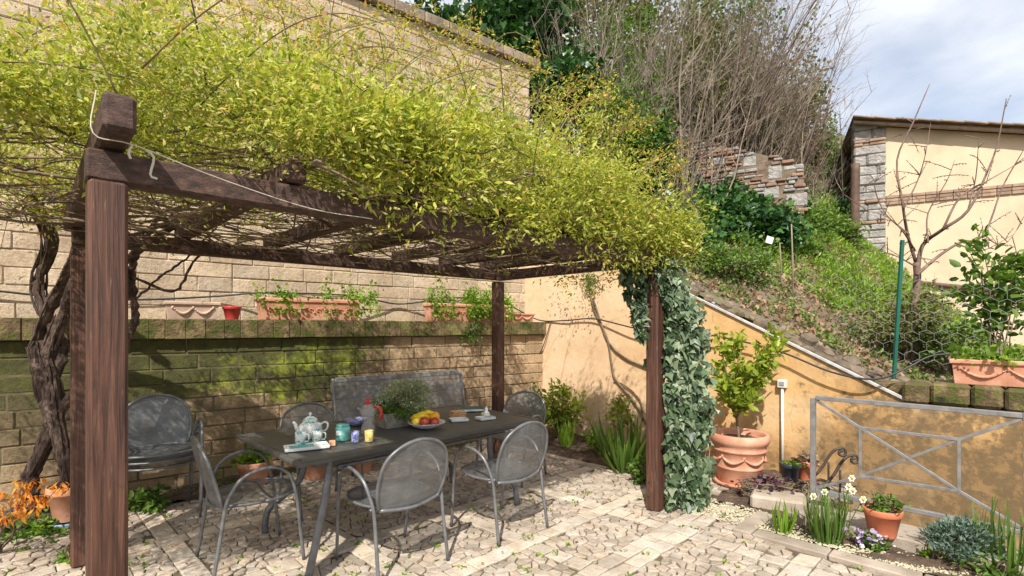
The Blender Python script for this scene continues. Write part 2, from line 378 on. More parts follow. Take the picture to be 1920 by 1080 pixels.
MT = dict(
 tuff=tuff_mat('tuff_blocks', False), tuffm=tuff_mat('mossy_tuff_blocks', True), plaster=plaster_mat(), wood=wood_mat(), beam=beam_mat(),
 mortar=surf('mortar', [(.3, (.38, .30, .21)), (.7, (.53, .43, .32))], 12, .95, .5, 60),
 mortarm=surf('dark_mossy_mortar', [(.3, (.06, .055, .025)), (.7, (.20, .155, .09))], 5, .95, .5, 60),
 mosscap=surf('moss_on_coping', [(.30, (.025, .025, .010)), (.42, (.085, .095, .014)), (.50, (.11, .075, .035)), (.58, (.20, .145, .07)), (.66, (.13, .15, .02)), (.78, (.36, .28, .16))], 7, .95, .9, 38, .02, isl=.16),
 coping=surf('coping_stone', [(.3, (.15, .11, .085)), (.7, (.34, .25, .19))], 5, .9, .6, 40, .01, isl=.25),
 steel=surf('grey_painted_tube', [(.3, (.11, .113, .118)), (.7, (.20, .204, .21))], 14, .38, .12, 120, .002, metal=.3),
 perf=mesh_metal(),
 tabletop=surf('table_top_paint', [(.3, (.078, .077, .069)), (.7, (.105, .103, .094))], 9, .5, .12, 150, .002, metal=.15),
 rail=surf('railing_paint', [(.3, (.15, .145, .145)), (.7, (.27, .26, .255))], 16, .55, .3, 90, .003, metal=.2),
 terra=surf('terracotta', [(.25, (.42, .18, .11)), (.5, (.56, .26, .16)), (.75, (.66, .38, .27))], 9, .85, .3, 70, .004),
 terrapale=surf('pale_terracotta', [(.25, (.40, .27, .20)), (.75, (.60, .44, .35))], 9, .88, .35, 70, .004),
 terrared=surf('bright_terracotta', [(.3, (.46, .12, .05)), (.7, (.58, .20, .10))], 9, .75, .15, 70, .003),
 redglaze=surf('red_glaze', [(.3, (.42, .035, .035)), (.7, (.52, .06, .05))], 6, .3, 0),
 blackpl=surf('black_plastic', [(.3, (.018, .022, .03)), (.7, (.045, .055, .07))], 6, .4, 0),
 bluepl=surf('blue_saucer', [(.3, (.10, .17, .24)), (.7, (.18, .28, .36))], 6, .5, 0),
 stone0=surf('paving_stone_plain', [(.25, (.33, .27, .21)), (.5, (.48, .41, .33)), (.78, (.60, .53, .44))], 5, .85, .55, 60, .006, isl=.22),
 stonel0=surf('pale_band_stone', [(.25, (.40, .335, .27)), (.5, (.53, .46, .38)), (.78, (.64, .57, .49))], 5, .85, .5, 60, .006, isl=.12),
 kerb=surf('kerb_stone', [(.3, (.25, .20, .15)), (.7, (.43, .36, .29))], 5, .9, .6, 50, .008, isl=.2),
 joint=surf('earth_joints', [(.35, (.075, .055, .035)), (.55, (.13, .10, .06)), (.68, (.09, .10, .025))], 6, 1, .5, 60),
 soil=surf('garden_soil', [(.3, (.055, .035, .022)), (.6, (.13, .085, .055)), (.8, (.22, .16, .11))], 12, 1, 1.0, 50, .03),
 hill=surf('hillside_earth', [(.3, (.09, .065, .04)), (.5, (.20, .15, .10)), (.62, (.10, .13, .035)), (.8, (.30, .24, .17))], 2.5, 1, 1.0, 22, .05),
 gravel=surf('pale_gravel', [(.3, (.34, .30, .18)), (.7, (.56, .50, .35))], 12, .8, .2, 60, isl=.3),
 rubble=surf('rubble_stone', [(.3, (.09, .065, .045)), (.7, (.26, .20, .14))], 6, .95, .9, 40, .015, isl=.35),
 bark=surf('twisted_bark', [(.3, (.025, .014, .010)), (.55, (.095, .06, .045)), (.8, (.28, .21, .17))], 14, .9, 1.0, 45, .02, stretch=(1.6, 1.6, .35)),
 stem=surf('brown_stems', [(.3, (.10, .065, .04)), (.7, (.27, .20, .125))], 6, .85, 0, isl=.45),
 cane=surf('green_brown_canes', [(.3, (.13, .12, .04)), (.7, (.26, .18, .09))], 4, .7, 0, isl=.4),
 twig=surf('grey_twigs', [(.3, (.13, .10, .07)), (.7, (.31, .25, .19))], 3, .9, 0, isl=.4),
 twigr=surf('reddish_twigs', [(.3, (.10, .06, .045)), (.7, (.22, .145, .11))], 6, .8, 0, isl=.25),
 hose=surf('black_hose', [(.3, (.012, .012, .012)), (.7, (.03, .03, .03))], 6, .5, 0),
 whitep=surf('white_paint', [(.3, (.62, .60, .55)), (.7, (.78, .77, .73))], 14, .6, .15, 70),
 lead=surf('metal_flashing', [(.3, (.33, .32, .30)), (.7, (.56, .55, .53))], 14, .5, .2, 70),
 iron=surf('rusty_black_iron', [(.3, (.022, .018, .016)), (.7, (.075, .05, .035))], 20, .65, .4, 90, .003),
 green=surf('green_enamel', [(.3, (.008, .085, .06)), (.7, (.015, .13, .09))], 6, .4, 0),
 wire=surf('galvanised_wire', [(.3, (.20, .21, .20)), (.7, (.34, .35, .33))], 6, .5, 0),
 brickm=surf('muted_brick', [(.3, (.23, .15, .10)), (.55, (.34, .23, .16)), (.8, (.44, .33, .24))], 5, .92, .8, 40, .012, isl=.25),
 yplaster=surf('pale_yellow_plaster', [(.3, (.50, .39, .265)), (.5, (.60, .465, .32)), (.7, (.64, .505, .355))], 1.6, .92, .35, 22),
 brick=surf('old_brick', [(.3, (.17, .095, .065)), (.55, (.30, .18, .125)), (.8, (.42, .32, .24))], 5, .92, .8, 40, .012, isl=.4),
 greystone=surf('grey_rubble_render', [(.3, (.22, .205, .19)), (.55, (.36, .335, .31)), (.72, (.48, .45, .415))], 5, .95, 1.0, 16, .05, isl=.12),
 tile=surf('roof_tile', [(.3, (.20, .14, .10)), (.7, (.36, .25, .18))], 7, .9, .5, 40, .01, isl=.25),
 rust=surf('rusty_pipe', [(.3, (.06, .035, .025)), (.7, (.15, .085, .055))], 8, .7, .4, 50),
 china=surf('painted_china', [(.3, (.72, .72, .70)), (.7, (.82, .81, .78))], 10, .2, 0),
 teal=surf('teal_ceramic', [(.3, (.12, .42, .38)), (.7, (.22, .55, .50))], 14, .25, 0),
 tealc=surf('white_teal_pattern', [(.44, (.80, .80, .77)), (.5, (.80, .80, .77)), (.54, (.20, .52, .50)), (.7, (.10, .38, .38))], 55, .25, 0, det=2),
 bluec=surf('blue_pattern', [(.45, (.14, .16, .42)), (.55, (.45, .47, .66))], 70, .3, 0, det=2),
 yelc=surf('yellow_pattern', [(.46, (.80, .55, .06)), (.56, (.75, .66, .45))], 70, .3, 0, det=2),
 bowlc=surf('speckled_bowl', [(.5, (.76, .74, .73)), (.58, (.45, .36, .45)), (.68, (.25, .24, .42))], 60, .25, 0, det=2),
 banana=surf('banana_skin', [(.3, (.78, .50, .02)), (.7, (.85, .60, .05))], 12, .5, 0),
 orange=surf('orange_peel', [(.3, (.80, .33, .01)), (.7, (.85, .42, .02))], 12, .5, .3, 200, .002),
 apple=surf('red_apple', [(.35, (.32, .015, .02)), (.6, (.45, .05, .03)), (.75, (.60, .30, .08))], 9, .3, 0),
 bread=surf('toast', [(.3, (.55, .27, .12)), (.7, (.74, .47, .28))], 30, .8, .4, 90),
 book=surf('dark_teal_cover', [(.3, (.02, .07, .08)), (.7, (.04, .12, .13))], 12, .5, 0),
 redp=surf('red_plastic', [(.3, (.55, .02, .02)), (.7, (.65, .04, .03))], 6, .35, 0),
 zinc=surf('grey_stone_trough', [(.3, (.16, .14, .12)), (.7, (.34, .31, .27))], 14, .85, .5, 60),
 rope=surf('pale_string', [(.3, (.50, .46, .36)), (.7, (.65, .60, .50))], 14, .9, 0),
 petalw=surf('white_petal', [(.3, (.75, .74, .68)), (.7, (.85, .84, .80))], 6, .6, 0),
 petaly=surf('orange_trumpet', [(.3, (.80, .42, .03)), (.7, (.85, .55, .05))], 6, .6, 0),
 petalp=leafmat('violet_petal', [(.80, .78, .80), (.30, .14, .42), (.78, .75, .78), (.12, .05, .25)], .6, .2),
 l_rose=leafmat('rose_leaves', [(.13, .18, .02), (.31, .37, .05), (.53, .54, .08), (.42, .47, .065), (.64, .59, .14), (.22, .29, .03), (.48, .50, .10), (.60, .41, .11)], .5, .42),
 l_tip=leafmat('bronze_new_leaves', [(.42, .17, .04), (.60, .33, .07), (.55, .46, .09)], .5, .4),
 l_bud=leafmat('rose_buds', [(.42, .46, .10), (.58, .58, .20)], .5, .3),
 l_ivy=leafmat('variegated_ivy', [(.010, .024, .009), (.03, .06, .022), (.07, .115, .05), (.14, .195, .11), (.05, .09, .03), (.28, .33, .21), (.10, .15, .06)], .42, .15),
 l_dark=leafmat('dark_ivy', [(.012, .035, .012), (.025, .075, .02), (.05, .13, .03), (.09, .20, .045)], .35, .2),
 l_mid=leafmat('mid_green', [(.05, .10, .015), (.11, .20, .03), (.19, .29, .05)], .5, .35),
 l_bright=leafmat('bright_green', [(.10, .20, .015), (.19, .33, .03), (.32, .43, .05)], .45, .42),
 l_lemon=leafmat('lemon_leaves', [(.12, .20, .015), (.25, .34, .03), (.40, .44, .05), (.20, .30, .03)], .4, .4),
 l_olive=leafmat('dry_olive_green', [(.075, .085, .03), (.14, .15, .05), (.22, .20, .08), (.11, .13, .03)], .6, .3),
 l_grey=leafmat('grey_green_herb', [(.16, .20, .09), (.32, .37, .19), (.50, .54, .36)], .6, .25),
 l_blue=leafmat('blue_green_lavender', [(.06, .11, .08), (.13, .20, .15), (.22, .30, .23)], .6, .25),
 l_maple=leafmat('orange_maple', [(.55, .13, .01), (.75, .27, .02), (.82, .40, .05)], .5, .4),
 l_dry=leafmat('dry_leaves', [(.16, .09, .05), (.30, .19, .11), (.42, .30, .19)], .8, .2),
 l_purple=leafmat('dark_purple_leaves', [(.03, .015, .03), (.08, .03, .06), (.18, .09, .11)], .5, .2),
)
def pavemat(name, c0, c1, c2, isl):
    m, t = newmat(name); n = NT(t); v = n.coord()
    c = n.ramp(n.noise(v, 9, 7, .65), [(.28, c0), (.5, c1), (.75, c2)])
    c = n.mix(1.0, c, n.ramp(n.island(), [(0, (1-isl, 1-isl*1.05, 1-isl*1.15)), (.3, (1, .96, .90)), (.6, (.93, .93, .93)), (.8, (1.08, 1.0, .90)), (1, (1.12, 1.12, 1.12))]), 'MULTIPLY')
    d = n.ramp(n.noise(v, 1.7, 8, .68), [(.46, 0), (.70, 1)]); c = n.mix(n.math('MULTIPLY', d, .55), c, (.22, .165, .11))
    d = n.ramp(n.noise(v, 38, 5, .7), [(.56, 0), (.68, 1)]); c = n.mix(n.math('MULTIPLY', d, .55), c, (.17, .12, .08))
    n.out(n.bsdf(c, .88, n.bump(n.noise(v, 34, 7, .68), .9, .011))); return m
MT['stone'] = pavemat('paving_stone', (.31, .26, .205), (.45, .385, .32), (.58, .515, .445), .36)
MT['stonel'] = pavemat('pale_band_stone', (.42, .355, .29), (.55, .48, .40), (.66, .595, .52), .18)
m_, t_ = newmat('clear_glass'); n_ = NT(t_)
n_.out(n_.n('ShaderNodeMixShader', {0: .75, 1: n_.bsdf((.75, .72, .68), .15), 2: n_.n('ShaderNodeBsdfTransparent', {0: (.93, .93, .92, 1)}).outputs[0]}).outputs[0]); MT['glass'] = m_

# ================================================================== LARGE STRUCTURE
COR = Vector((.32, 7.94, 0))                                      # foot of the corner between tuff wall and ochre wall
def VU(v, u, z=0.0): return Vector((COR.x+(v+u)/S2, COR.y+(u-v)/S2, z))
def toVU(X, Y): dx = X-COR.x; dy = Y-COR.y; return ((dx-dy)/S2, (dx+dy)/S2)
def trim_h(v): return max(.86, min(3.23-.51*v, 4.4))
def terr(v, u):
    sl_ = .25 if v < 2 else max(.03, .25-.0733*(v-2))
    z = trim_h(v)+sl_*min(u, 9)
    f = max(0., min(1., (2.6-v)/1.4))
    z += f*max(0, u-7.5)*.35
    z += (.06*math.sin(v*2.3+u*1.1)+.05*math.sin(u*3.1-v*1.7))*min(1, u*.8)
    return min(z, 9.5)
def terrXY(X, Y): return terr(*toVU(X, Y))

# ground sheet (with the open stairwell beside the ochre wall)
g = MB()
def rect(mb, a0, a1, b0, b1, z, nx=1, ny=1, fn=None):
    k = len(mb.v)
    for i in range(nx+1):
        for j in range(ny+1):
            p = AB(a0+(a1-a0)*i/nx, b0+(b1-b0)*j/ny, z)
            if fn: p.z += fn(i/nx, j/ny)
            mb.v.append(tuple(p))
    for i in range(nx):
        for j in range(ny):
            a = k+i*(ny+1)+j; mb.f.append((a, a+ny+1, a+ny+2, a+1))
rect(g, -60, 4.74, -60, 9, -.014); rect(g, 4.74, 5.95, 1.13, 9, -.014)
k = len(g.v)                                                       # retaining face of the well
for p in (AB(4.74, -60, -.014), AB(4.74, 1.13, -.014), AB(4.74, 1.13, -1.6), AB(4.74, -60, -1.6)): g.v.append(tuple(p))
g.f.append((k, k+1, k+2, k+3))
tag(g.build('ground', MT['joint']), kind='structure')
st = MB()
for i in range(8):
    b1 = 1.13-i*.3; st.bbox(AB(5.29, b1-.15, -.16*(i+1)-.45), (1.1, .3, .9), rz=R(45), b=.012)
st.bbox(AB(5.29, -6.3, -1.9), (1.1, 10, .9), rz=R(45))
tag(st.build('steps', MT['kerb']), kind='structure')

# ---- paving: every stone modelled, cut from jittered cells between straight bands
def clip(poly, n, c):
    out = []
    for i in range(len(poly)):
        p, q = poly[i], poly[(i+1) % len(poly)]
        dp = p[0]*n[0]+p[1]*n[1]-c; dq = q[0]*n[0]+q[1]*n[1]-c
        if dp <= 0: out.append(p)
        if dp*dq < 0:
            t = dp/(dp-dq); out.append((p[0]+(q[0]-p[0])*t, p[1]+(q[1]-p[1])*t))
    return out
def stone(mb, poly, gap=.005, z=0.0, bev=.007, depth=.02):
    if len(poly) < 3: return
    cx = sum(p[0] for p in poly)/len(poly); cy = sum(p[1] for p in poly)/len(poly)
    A_ = 0
    for i in range(len(poly)):
        p, q = poly[i], poly[(i+1) % len(poly)]; A_ += p[0]*q[1]-q[0]*p[1]
    if abs(A_)/2 < .0008: return
    def shrink(po, d):
        for i in range(len(poly)):
            p, q = poly[i], poly[(i+1) % len(poly)]
            e = (q[0]-p[0], q[1]-p[1]); l = math.hypot(*e)
            if l < 1e-6: continue
            n = (e[1]/l, -e[0]/l)
            if A_ < 0: n = (-n[0], -n[1])
            po = clip(po, n, n[0]*p[0]+n[1]*p[1]-d)
            if len(po) < 3: return None
        return po
    o = shrink(list(poly), gap)
    if not o: return
    i_ = shrink(list(poly), gap+bev)
    tx, ty = random.uniform(-.06, .06), random.uniform(-.06, .06)
    f = lambda p, zz: AB(p[0], p[1], zz+(p[0]-cx)*tx+(p[1]-cy)*ty)
    k = len(mb.v); m = len(o)
    if i_ and len(i_) == m:
        mb.v += [tuple(f(p, z-depth)) for p in o]+[tuple(f(p, z-bev*.6)) for p in o]+[tuple(f(p, z)) for p in i_]
        mb.f += [(k+j, k+(j+1) % m, k+m+(j+1) % m, k+m+j) for j in range(m)]
        mb.f += [(k+m+j, k+m+(j+1) % m, k+2*m+(j+1) % m, k+2*m+j) for j in range(m)]
        mb.f.append(tuple(k+2*m+j for j in range(m)))
    else:
        mb.v += [tuple(f(p, z-depth)) for p in o]+[tuple(f(p, z)) for p in o]
        mb.f += [(k+j, k+(j+1) % m, k+m+(j+1) % m, k+m+j) for j in range(m)]
        mb.f.append(tuple(k+m+j for j in range(m)))
OW = Vector((-3.5, 4.66, 0)); WA = math.atan2(3.13, 3.97)            # tuff wall frame
def WL(x, y, z=0.0): return OW+Vector((math.cos(WA)*x-math.sin(WA)*y, math.sin(WA)*x+math.cos(WA)*y, z))
def wl_inv(p):
    d = Vector((p[0]-OW.x, p[1]-OW.y)); return (d.x*math.cos(WA)+d.y*math.sin(WA), -d.x*math.sin(WA)+d.y*math.cos(WA))
def paved(a, b):
    if a+b < 2.4 or a < -2.2 or b < -3.2: return False
    if b < 1.42 and a > 3.90: return False
    if b >= 1.42 and a > 4.62 and b > 2.62: return False
    if a > 5.8 or (a > 4.3 and b < 1.42): return False
    if b < 1.42+.55 and a > 4.45: return False
    x, y = wl_inv(AB(a, b))
    if y > -.16 - (.30 if x < 1.0 else 0) + .05*math.sin(x*7): return False
    return True
BB = [(1.74, 1.99, 2), (.95, 1.09, 1), (-.2, -.06, 1), (2.45, 2.59, 1), (3.3, 3.44, 1), (4.3, 4.44, 1), (5.3, 5.44, 1)]
BA = [(-1.4, -1.26), (-.3, -.16), (.8, .94), (1.7, 1.84), (2.6, 2.74), (3.56, 3.70)]
pav = MB(); pavl = MB()
sp = .074
cells = {}
for i in range(-34, 86):
    for j in range(-48, 86):
        cells[(i, j)] = ((i+.5+random.uniform(-.42, .42))*sp, (j+.5+random.uniform(-.42, .42))*sp)
def interval(t, bands):
    lo, hi = -99, 99
    for q in bands:
        if q[1] <= t: lo = max(lo, q[1])
        elif q[0] >= t: hi = min(hi, q[0])
        else: return None
    return lo, hi
for (i, j), (a, b) in cells.items():
    if abs(i) > 83 or (i-2, j-2) not in cells or (i+2, j+2) not in cells: continue
    if not paved(a, b): continue
    ia = interval(a, BA); ib = interval(b, BB)
    if ia is None or ib is None: continue
    po = [(a-.2, b-.2), (a+.2, b-.2), (a+.2, b+.2), (a-.2, b+.2)]
    for di in (-2, -1, 0, 1, 2):
        for dj in (-2, -1, 0, 1, 2):
            if di == 0 and dj == 0: continue
            q = cells[(i+di, j+dj)]; nx, ny = q[0]-a, q[1]-b
            po = clip(po, (nx, ny), nx*(a+q[0])/2+ny*(b+q[1])/2)
            if len(po) < 3: break
        if len(po) < 3: break
    if len(po) < 3: continue
    for n, c in (((-1, 0), -ia[0]), ((1, 0), ia[1]), ((0, -1), -ib[0]), ((0, 1), ib[1])): po = clip(po, n, c)
    if len(po) < 3: continue
    stone(pav, po, random.uniform(.0026, .0058), random.uniform(-.007, .004))
for q in BB:                                                        # bands along a
    rows = q[2]; w = (q[1]-q[0])/rows
    for r_ in range(rows):
        a = -2.2+random.uniform(0, .1)
        while a < 5.7:
            l = random.uniform(.13, .24); b0 = q[0]+w*r_
            if paved(a+l/2, b0+w/2): stone(pavl, [(a, b0), (a+l, b0), (a+l, b0+w), (a, b0+w)], .004, random.uniform(-.002, .004))
            a += l
for q in BA:                                                        # bands along b
    sb = sorted(BB); eds = [(-3.2, sb[0][0])]+[(sb[i][1], sb[i+1][0]) for i in range(len(sb)-1)]+[(sb[-1][1], 6)]
    for lo_, hi_ in eds:
        n = max(1, round((hi_-lo_)/.17)); l = (hi_-lo_)/n
        for i in range(n):
            b = lo_+l*i
            if paved(q[0]+.07, b+l/2): stone(pavl, [(q[0], b), (q[1], b), (q[1], b+l), (q[0], b+l)], .004, random.uniform(-.002, .004))
tag(pav.build('patio_paving', MT['stone']), kind='structure'); tag(pavl.build('paving_bands', MT['stonel']), kind='structure')

# ---- kerbs and beds
kb = MB()
def kerb_run(a0, b0, a1, b1, w, z0, z1, seg=.5):
    L_ = math.hypot(a1-a0, b1-b0); n = max(1, round(L_/seg))
    for i in range(n):
        t0, t1 = i/n+.004/L_, (i+1)/n-.004/L_
        p = AB(lerp(a0, a1, t0), lerp(b0, b1, t0), (z0+z1)/2); q = AB(lerp(a0, a1, t1), lerp(b0, b1, t1), (z0+z1)/2+random.uniform(-.004, .004))
        kb.beam(p, q, w, z1-z0, .008)
kerb_run(3.97, 1.42, 3.97, -3, .13, -.05, .022)
kerb_run(3.9, 1.49, 4.42, 1.49, .13, -.05, .024)
kerb_run(4.62, 5.3, 4.62, 2.62, .10, -.05, .02); kerb_run(4.57, 2.57, 5.75, 2.57, .10, -.05, .02)
kerb_run(4.53, 1.32, 4.53, -3, .34, -.06, .095, .85)
for (px, py, sx, sy, sz) in ((1460, 950, .42, .3, .12), (1500, 925, .5, .36, .10), (1560, 930, .35, .3, .09)):
    p = G(px, py); kb.bbox((p.x, p.y, sz/2-.01), (sx, sy, sz), rz=R(-38+random.uniform(-8, 8)), b=.02)
tag(kb.build('kerb', MT['kerb']), kind='structure')
def bumpf(x, y): return .012*math.sin(x*37+y*11)+.012*math.sin(y*53+x*7)+random.uniform(-.006, .012)
bd = MB()
rect(bd, 4.03, 4.37, -3, 1.43, .012, 6, 60, bumpf)
rect(bd, 4.66, 5.86, 2.61, 5.9, .012, 20, 40, bumpf)
rect(bd, 4.45, 5.86, 1.14, 2.0, .004, 12, 14, bumpf)
k = len(bd.v); nx = 60
for i in range(nx+1):
    x = -4+6.2*i/nx
    for j in range(5):
        y = -.5+.52*j/4 if x < 1.0 else -.2+.22*j/4
        p = WL(x, y, (.0 if j == 0 else .02)+bumpf(x, y)); bd.v.append(tuple(p))
for i in range(nx):
    for j in range(4):
        a = k+i*5+j; bd.f.append((a, a+5, a+6, a+1))
tag(bd.build('garden_soil', MT['soil']), kind='structure')

# ---- tuff block wall with its ledge, upper wall and coping
wall = thing('tuff_wall', 'tall wall of pale tuff blocks with a mossy green ledge along its lower part', 'wall', OW, WA)
def blocks(mb, x0, x1, z0, z1, y0, hgt, ln, dep=.12, jit=.004, gap=.011, row0=0):
    n = round((z1-z0)/hgt); h = (z1-z0)/n
    for r_ in range(n):
        x = x0-(ln*.5 if (r_+row0) % 2 else 0)-random.uniform(0, .05)
        while x < x1:
            l = ln*random.uniform(.72, 1.22)
            xa = max(x, x0); xb = min(x+l, x1)
            if xb-xa > .05:
                mb_v = len(mb.v)
                mb.bbox(((xa+xb)/2, y0+dep/2+random.uniform(-jit, jit*1.6), z0+h*(r_+.5)), (xb-xa-gap, dep, h-gap), b=.009,
                        m=Matrix.Rotation(random.uniform(-.006, .006), 3, 'Y'))
                for q in range(mb_v, len(mb.v)):
                    p = mb.v[q]; mb.v[q] = (p[0]+random.uniform(-.004, .004), p[1]+random.uniform(-.003, .003), p[2]+random.uniform(-.004, .004))
            x += l
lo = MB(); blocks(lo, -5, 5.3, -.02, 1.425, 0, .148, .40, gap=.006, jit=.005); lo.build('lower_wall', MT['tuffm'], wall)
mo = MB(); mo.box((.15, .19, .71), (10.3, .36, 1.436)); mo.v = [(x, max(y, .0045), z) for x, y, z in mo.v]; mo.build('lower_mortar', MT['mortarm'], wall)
up = MB(); blocks(up, -5, 5.12, 1.60, 5.62, .37, .152, .41, jit=.004, gap=.005, row0=1)
up.build('upper_wall', MT['tuff'], wall)
mo = MB(); mo.box((.05, .384+.2, 3.6), (10.1, .4, 4.02)); mo.build('upper_mortar', MT['mortar'], wall)
lg = MB(); x = -5
while x < 5.32:
    l = random.uniform(.12, .17); lg.bbox((x+l/2, .15+random.uniform(-.006, .006), 1.52+random.uniform(-.003, .003)), (l-.0015, .44, .186), b=.005); x += l
lg.build('ledge', MT['mosscap'], wall)
cp = MB(); x = -5
while x < 5.15:
    l = random.uniform(.35, .5); cp.bbox((x+l/2, .56, 5.71+random.uniform(-.005, .005)), (l-.008, .55, .15), b=.015); x += l
cp.build('coping', MT['coping'], wall)

# ---- ochre plastered wall
ow = thing('plastered_wall', 'ochre plastered garden wall with a sloping top and dark damp stains', 'wall', COR, R(-45))
m = MB(); prof = [(-.6, 3.23), (0, 3.23), (4.67, .85), (8.5, .85)]
N = 60; k = 0
for i in range(N+1):
    v = -.6+9.1*i/N; tz = trim_h(v) if v > 0 else 3.23
    m.v += [(v, 0, -1.7), (v, 0, tz-.01), (v, .22, tz-.01), (v, .22, -1.7)]
for i in range(N):
    a = i*4; m.f += [(a, a+4, a+5, a+1), (a+1, a+5, a+6, a+2), (a+2, a+6, a+7, a+3)]
m.build('plaster', MT['plaster'], ow)
m = MB(); m.beam((.35, -.012, 3.23-.51*.35), (4.66, -.012, .862), .026, .028, .004); m.build('flashing', MT['lead'], ow)
m = MB()
v = .3
while v < 4.6:
    for u in (.12, .30, .48):
        s_ = random.uniform(.07, .17); m.bbox((v+random.uniform(-.05, .05), u+random.uniform(-.03, .03), trim_h(v)+.0+u*.1+random.uniform(-.03, .03)), (s_, s_*random.uniform(.6, 1), s_*random.uniform(.5, .9)),
               m=Matrix.Rotation(random.uniform(-.5, .5), 3, 'Z')@Matrix.Rotation(random.uniform(.2, .7), 3, 'Y'), b=.03)
    v += .10
m.build('rubble_edging', MT['rubble'], ow)
m = MB(); v = 4.6
while v < 8.4:
    l = random.uniform(.16, .3); m.bbox((v+l/2, .16+random.uniform(-.01, .01), .945+random.uniform(-.006, .01)), (l-.008, .42, .19), b=.025); v += l
m.bbox((6.3, .2, .93), (4.2, .3, .17), b=.01); m.build('mossy_ledge', MT['mosscap'], ow)

# ---- hillside behind the walls
m = MB(); VS = [-14+.5*i for i in range(79)]; US = [.13]+[.35+.35*i for i in range(12)]+[4.4+.8*i for i in range(50)]
for v in VS:
    for u in US:
        p = VU(v, u, terr(v, u)+random.uniform(-.03, .03)*min(1, u*2)); m.v.append(tuple(p))
nu = len(US)
for i in range(len(VS)-1):
    for j in range(nu-1):
        a = i*nu+j; m.f.append((a, a+1, a+nu+1, a+nu))
tag(m.build('hillside', MT['hill'], smooth=True), kind='structure')

# ---- yellow house on the hill
HP = Vector((8.75, 12.0, 0)); HA = math.atan2(-.453, .892)
house = thing('yellow_house', 'pale yellow house with a tiled sloping roof and a rough stone corner pillar', 'house', HP, HA)
m = MB(); rf = lambda x: 6.22-.245*x
k = 0
m.add([(0, 0, 0), (9, 0, 0), (9, 0, rf(9)), (0, 0, rf(0)), (0, 6, 0), (9, 6, 0), (9, 6, rf(9)), (0, 6, rf(0))], [(0, 1, 2, 3), (1, 5, 6, 2), (5, 4, 7, 6), (4, 0, 3, 7), (3, 2, 6, 7)])
m.build('wall', MT['yplaster'], house)
m = MB()
z = 1.2
pb = MB()
while z < 6.28:
    h_ = random.uniform(.14, .26); brickrow = random.random() < .15
    n_ = 3 if brickrow else random.choice((1, 2, 2)); h_ = .075 if brickrow else h_
    xs = [-.62]+sorted(random.uniform(-.5, -.1) for _ in range(n_-1))+[-.0]
    for a, b in zip(xs[:-1], xs[1:]):
        if b-a > .04: (pb if brickrow or random.random() < .03 else m).bbox(((a+b)/2, .18+random.uniform(-.035, .02)+(.02 if not brickrow else .0), z+h_/2), (b-a+.01, .5, h_+.01), b=.035)
    z += h_
m.build('corner_pillar', MT['greystone'], house); pb.build('pillar_bricks', MT['brickm'], house)
m = MB()
for r_ in range(3):
    x = .01
    while x < 8.8:
        m.bbox((x+.12, -.01-(.015 if r_ == 2 else 0), 4.42+.075*r_), (.235, .06, .068), b=.006); x += .245
m.build('brick_course', MT['brickm'], house)
m = MB(); x = -.66
while x < 9:
    zz = rf(x)+.09; m.bbox((x+.2, 2.9, zz-.04), (.44, 6.5, .035), m=Matrix.Rotation(-math.atan(.245)*-1*1.15, 3, 'Y'), b=.006)
    x += .4
m.build('roof_tiles', MT['tile'], house)
m = MB(); m.beam((-.66, -.2, rf(-.66)+.0), (9, -.2, rf(9)+.0), .1, .06); m.beam((-.62, .3, rf(-.62)-.08), (9, .3, rf(9)-.08), .5, .06)
m.build('verge_boards', MT['tile'], house)
m = MB(); m.tube([(.25, -.05, 2.62), (1.0, -.06, 2.48), (2.8, -.06, 2.2)], .05, 8); m.build('low_pipe', MT['rust'], house, True)
dp = thing('downpipe', 'rusty brown downpipe with a bend and hopper beside the stone pillar', 'pipe', W(1600, 440, 11.7))
o_ = W(1600, 440, 11.7)
m = MB(); m.tube([p-o_ for p in smoothpath([W(1604, 308, 11.7), W(1603, 370, 11.7), W(1602, 435, 11.7), W(1592, 466, 11.6), W(1582, 482, 11.5)])], .095, 10); m.build('pipe', MT['rust'], dp, True)
hp = W(1580, 500, 11.45)-o_
m = MB(); m.lathe([(.05, -.1), (.07, 0), (.15, .14), (.17, .16), (.13, .16)], hp, 14); m.build('hopper', MT['iron'], dp)
m = MB(); m.tube([hp+Vector((0, 0, -.1)), hp+Vector((.05, 0, -.45)), hp+Vector((.2, -.1, -.7))], .06, 8); m.build('outlet', MT['lead'], dp, True)

# ---- ruined brick and stone wall on the slope
RA = W(1507, 400, 11.0); RB = W(1250, 330, 12.3); rdirv = (Vector((RB.x, RB.y, 0))-Vector((RA.x, RA.y, 0))); rl = rdirv.length; ra = math.atan2(rdirv.y, rdirv.x)
ruin = thing('ruined_wall', 'crumbling wall of old red brick and grey stones on the overgrown slope', 'wall', (RA.x, RA.y, 0), ra)
m = MB(); gsn = MB()
def rtop(x):
    t = x/rl; pts_ = [(0, 4.98), (.18, 5.25), (.34, 5.45), (.5, 5.62), (.75, 5.9), (1, 6.6), (1.4, 6.9)]
    for (a, za), (b, zb) in zip(pts_[:-1], pts_[1:]):
        if a <= t <= b: return lerp(za, zb, (t-a)/(b-a))
    return 6.9
big = [(.55, 4.9, .3, .34), (.62, 4.45, .33, .3), (.15, 4.25, .42, .3), (.2, 4.95, .4, .12), (1.05, 5.2, .3, .25), (1.7, 5.3, .3, .2)]
z = 3.2
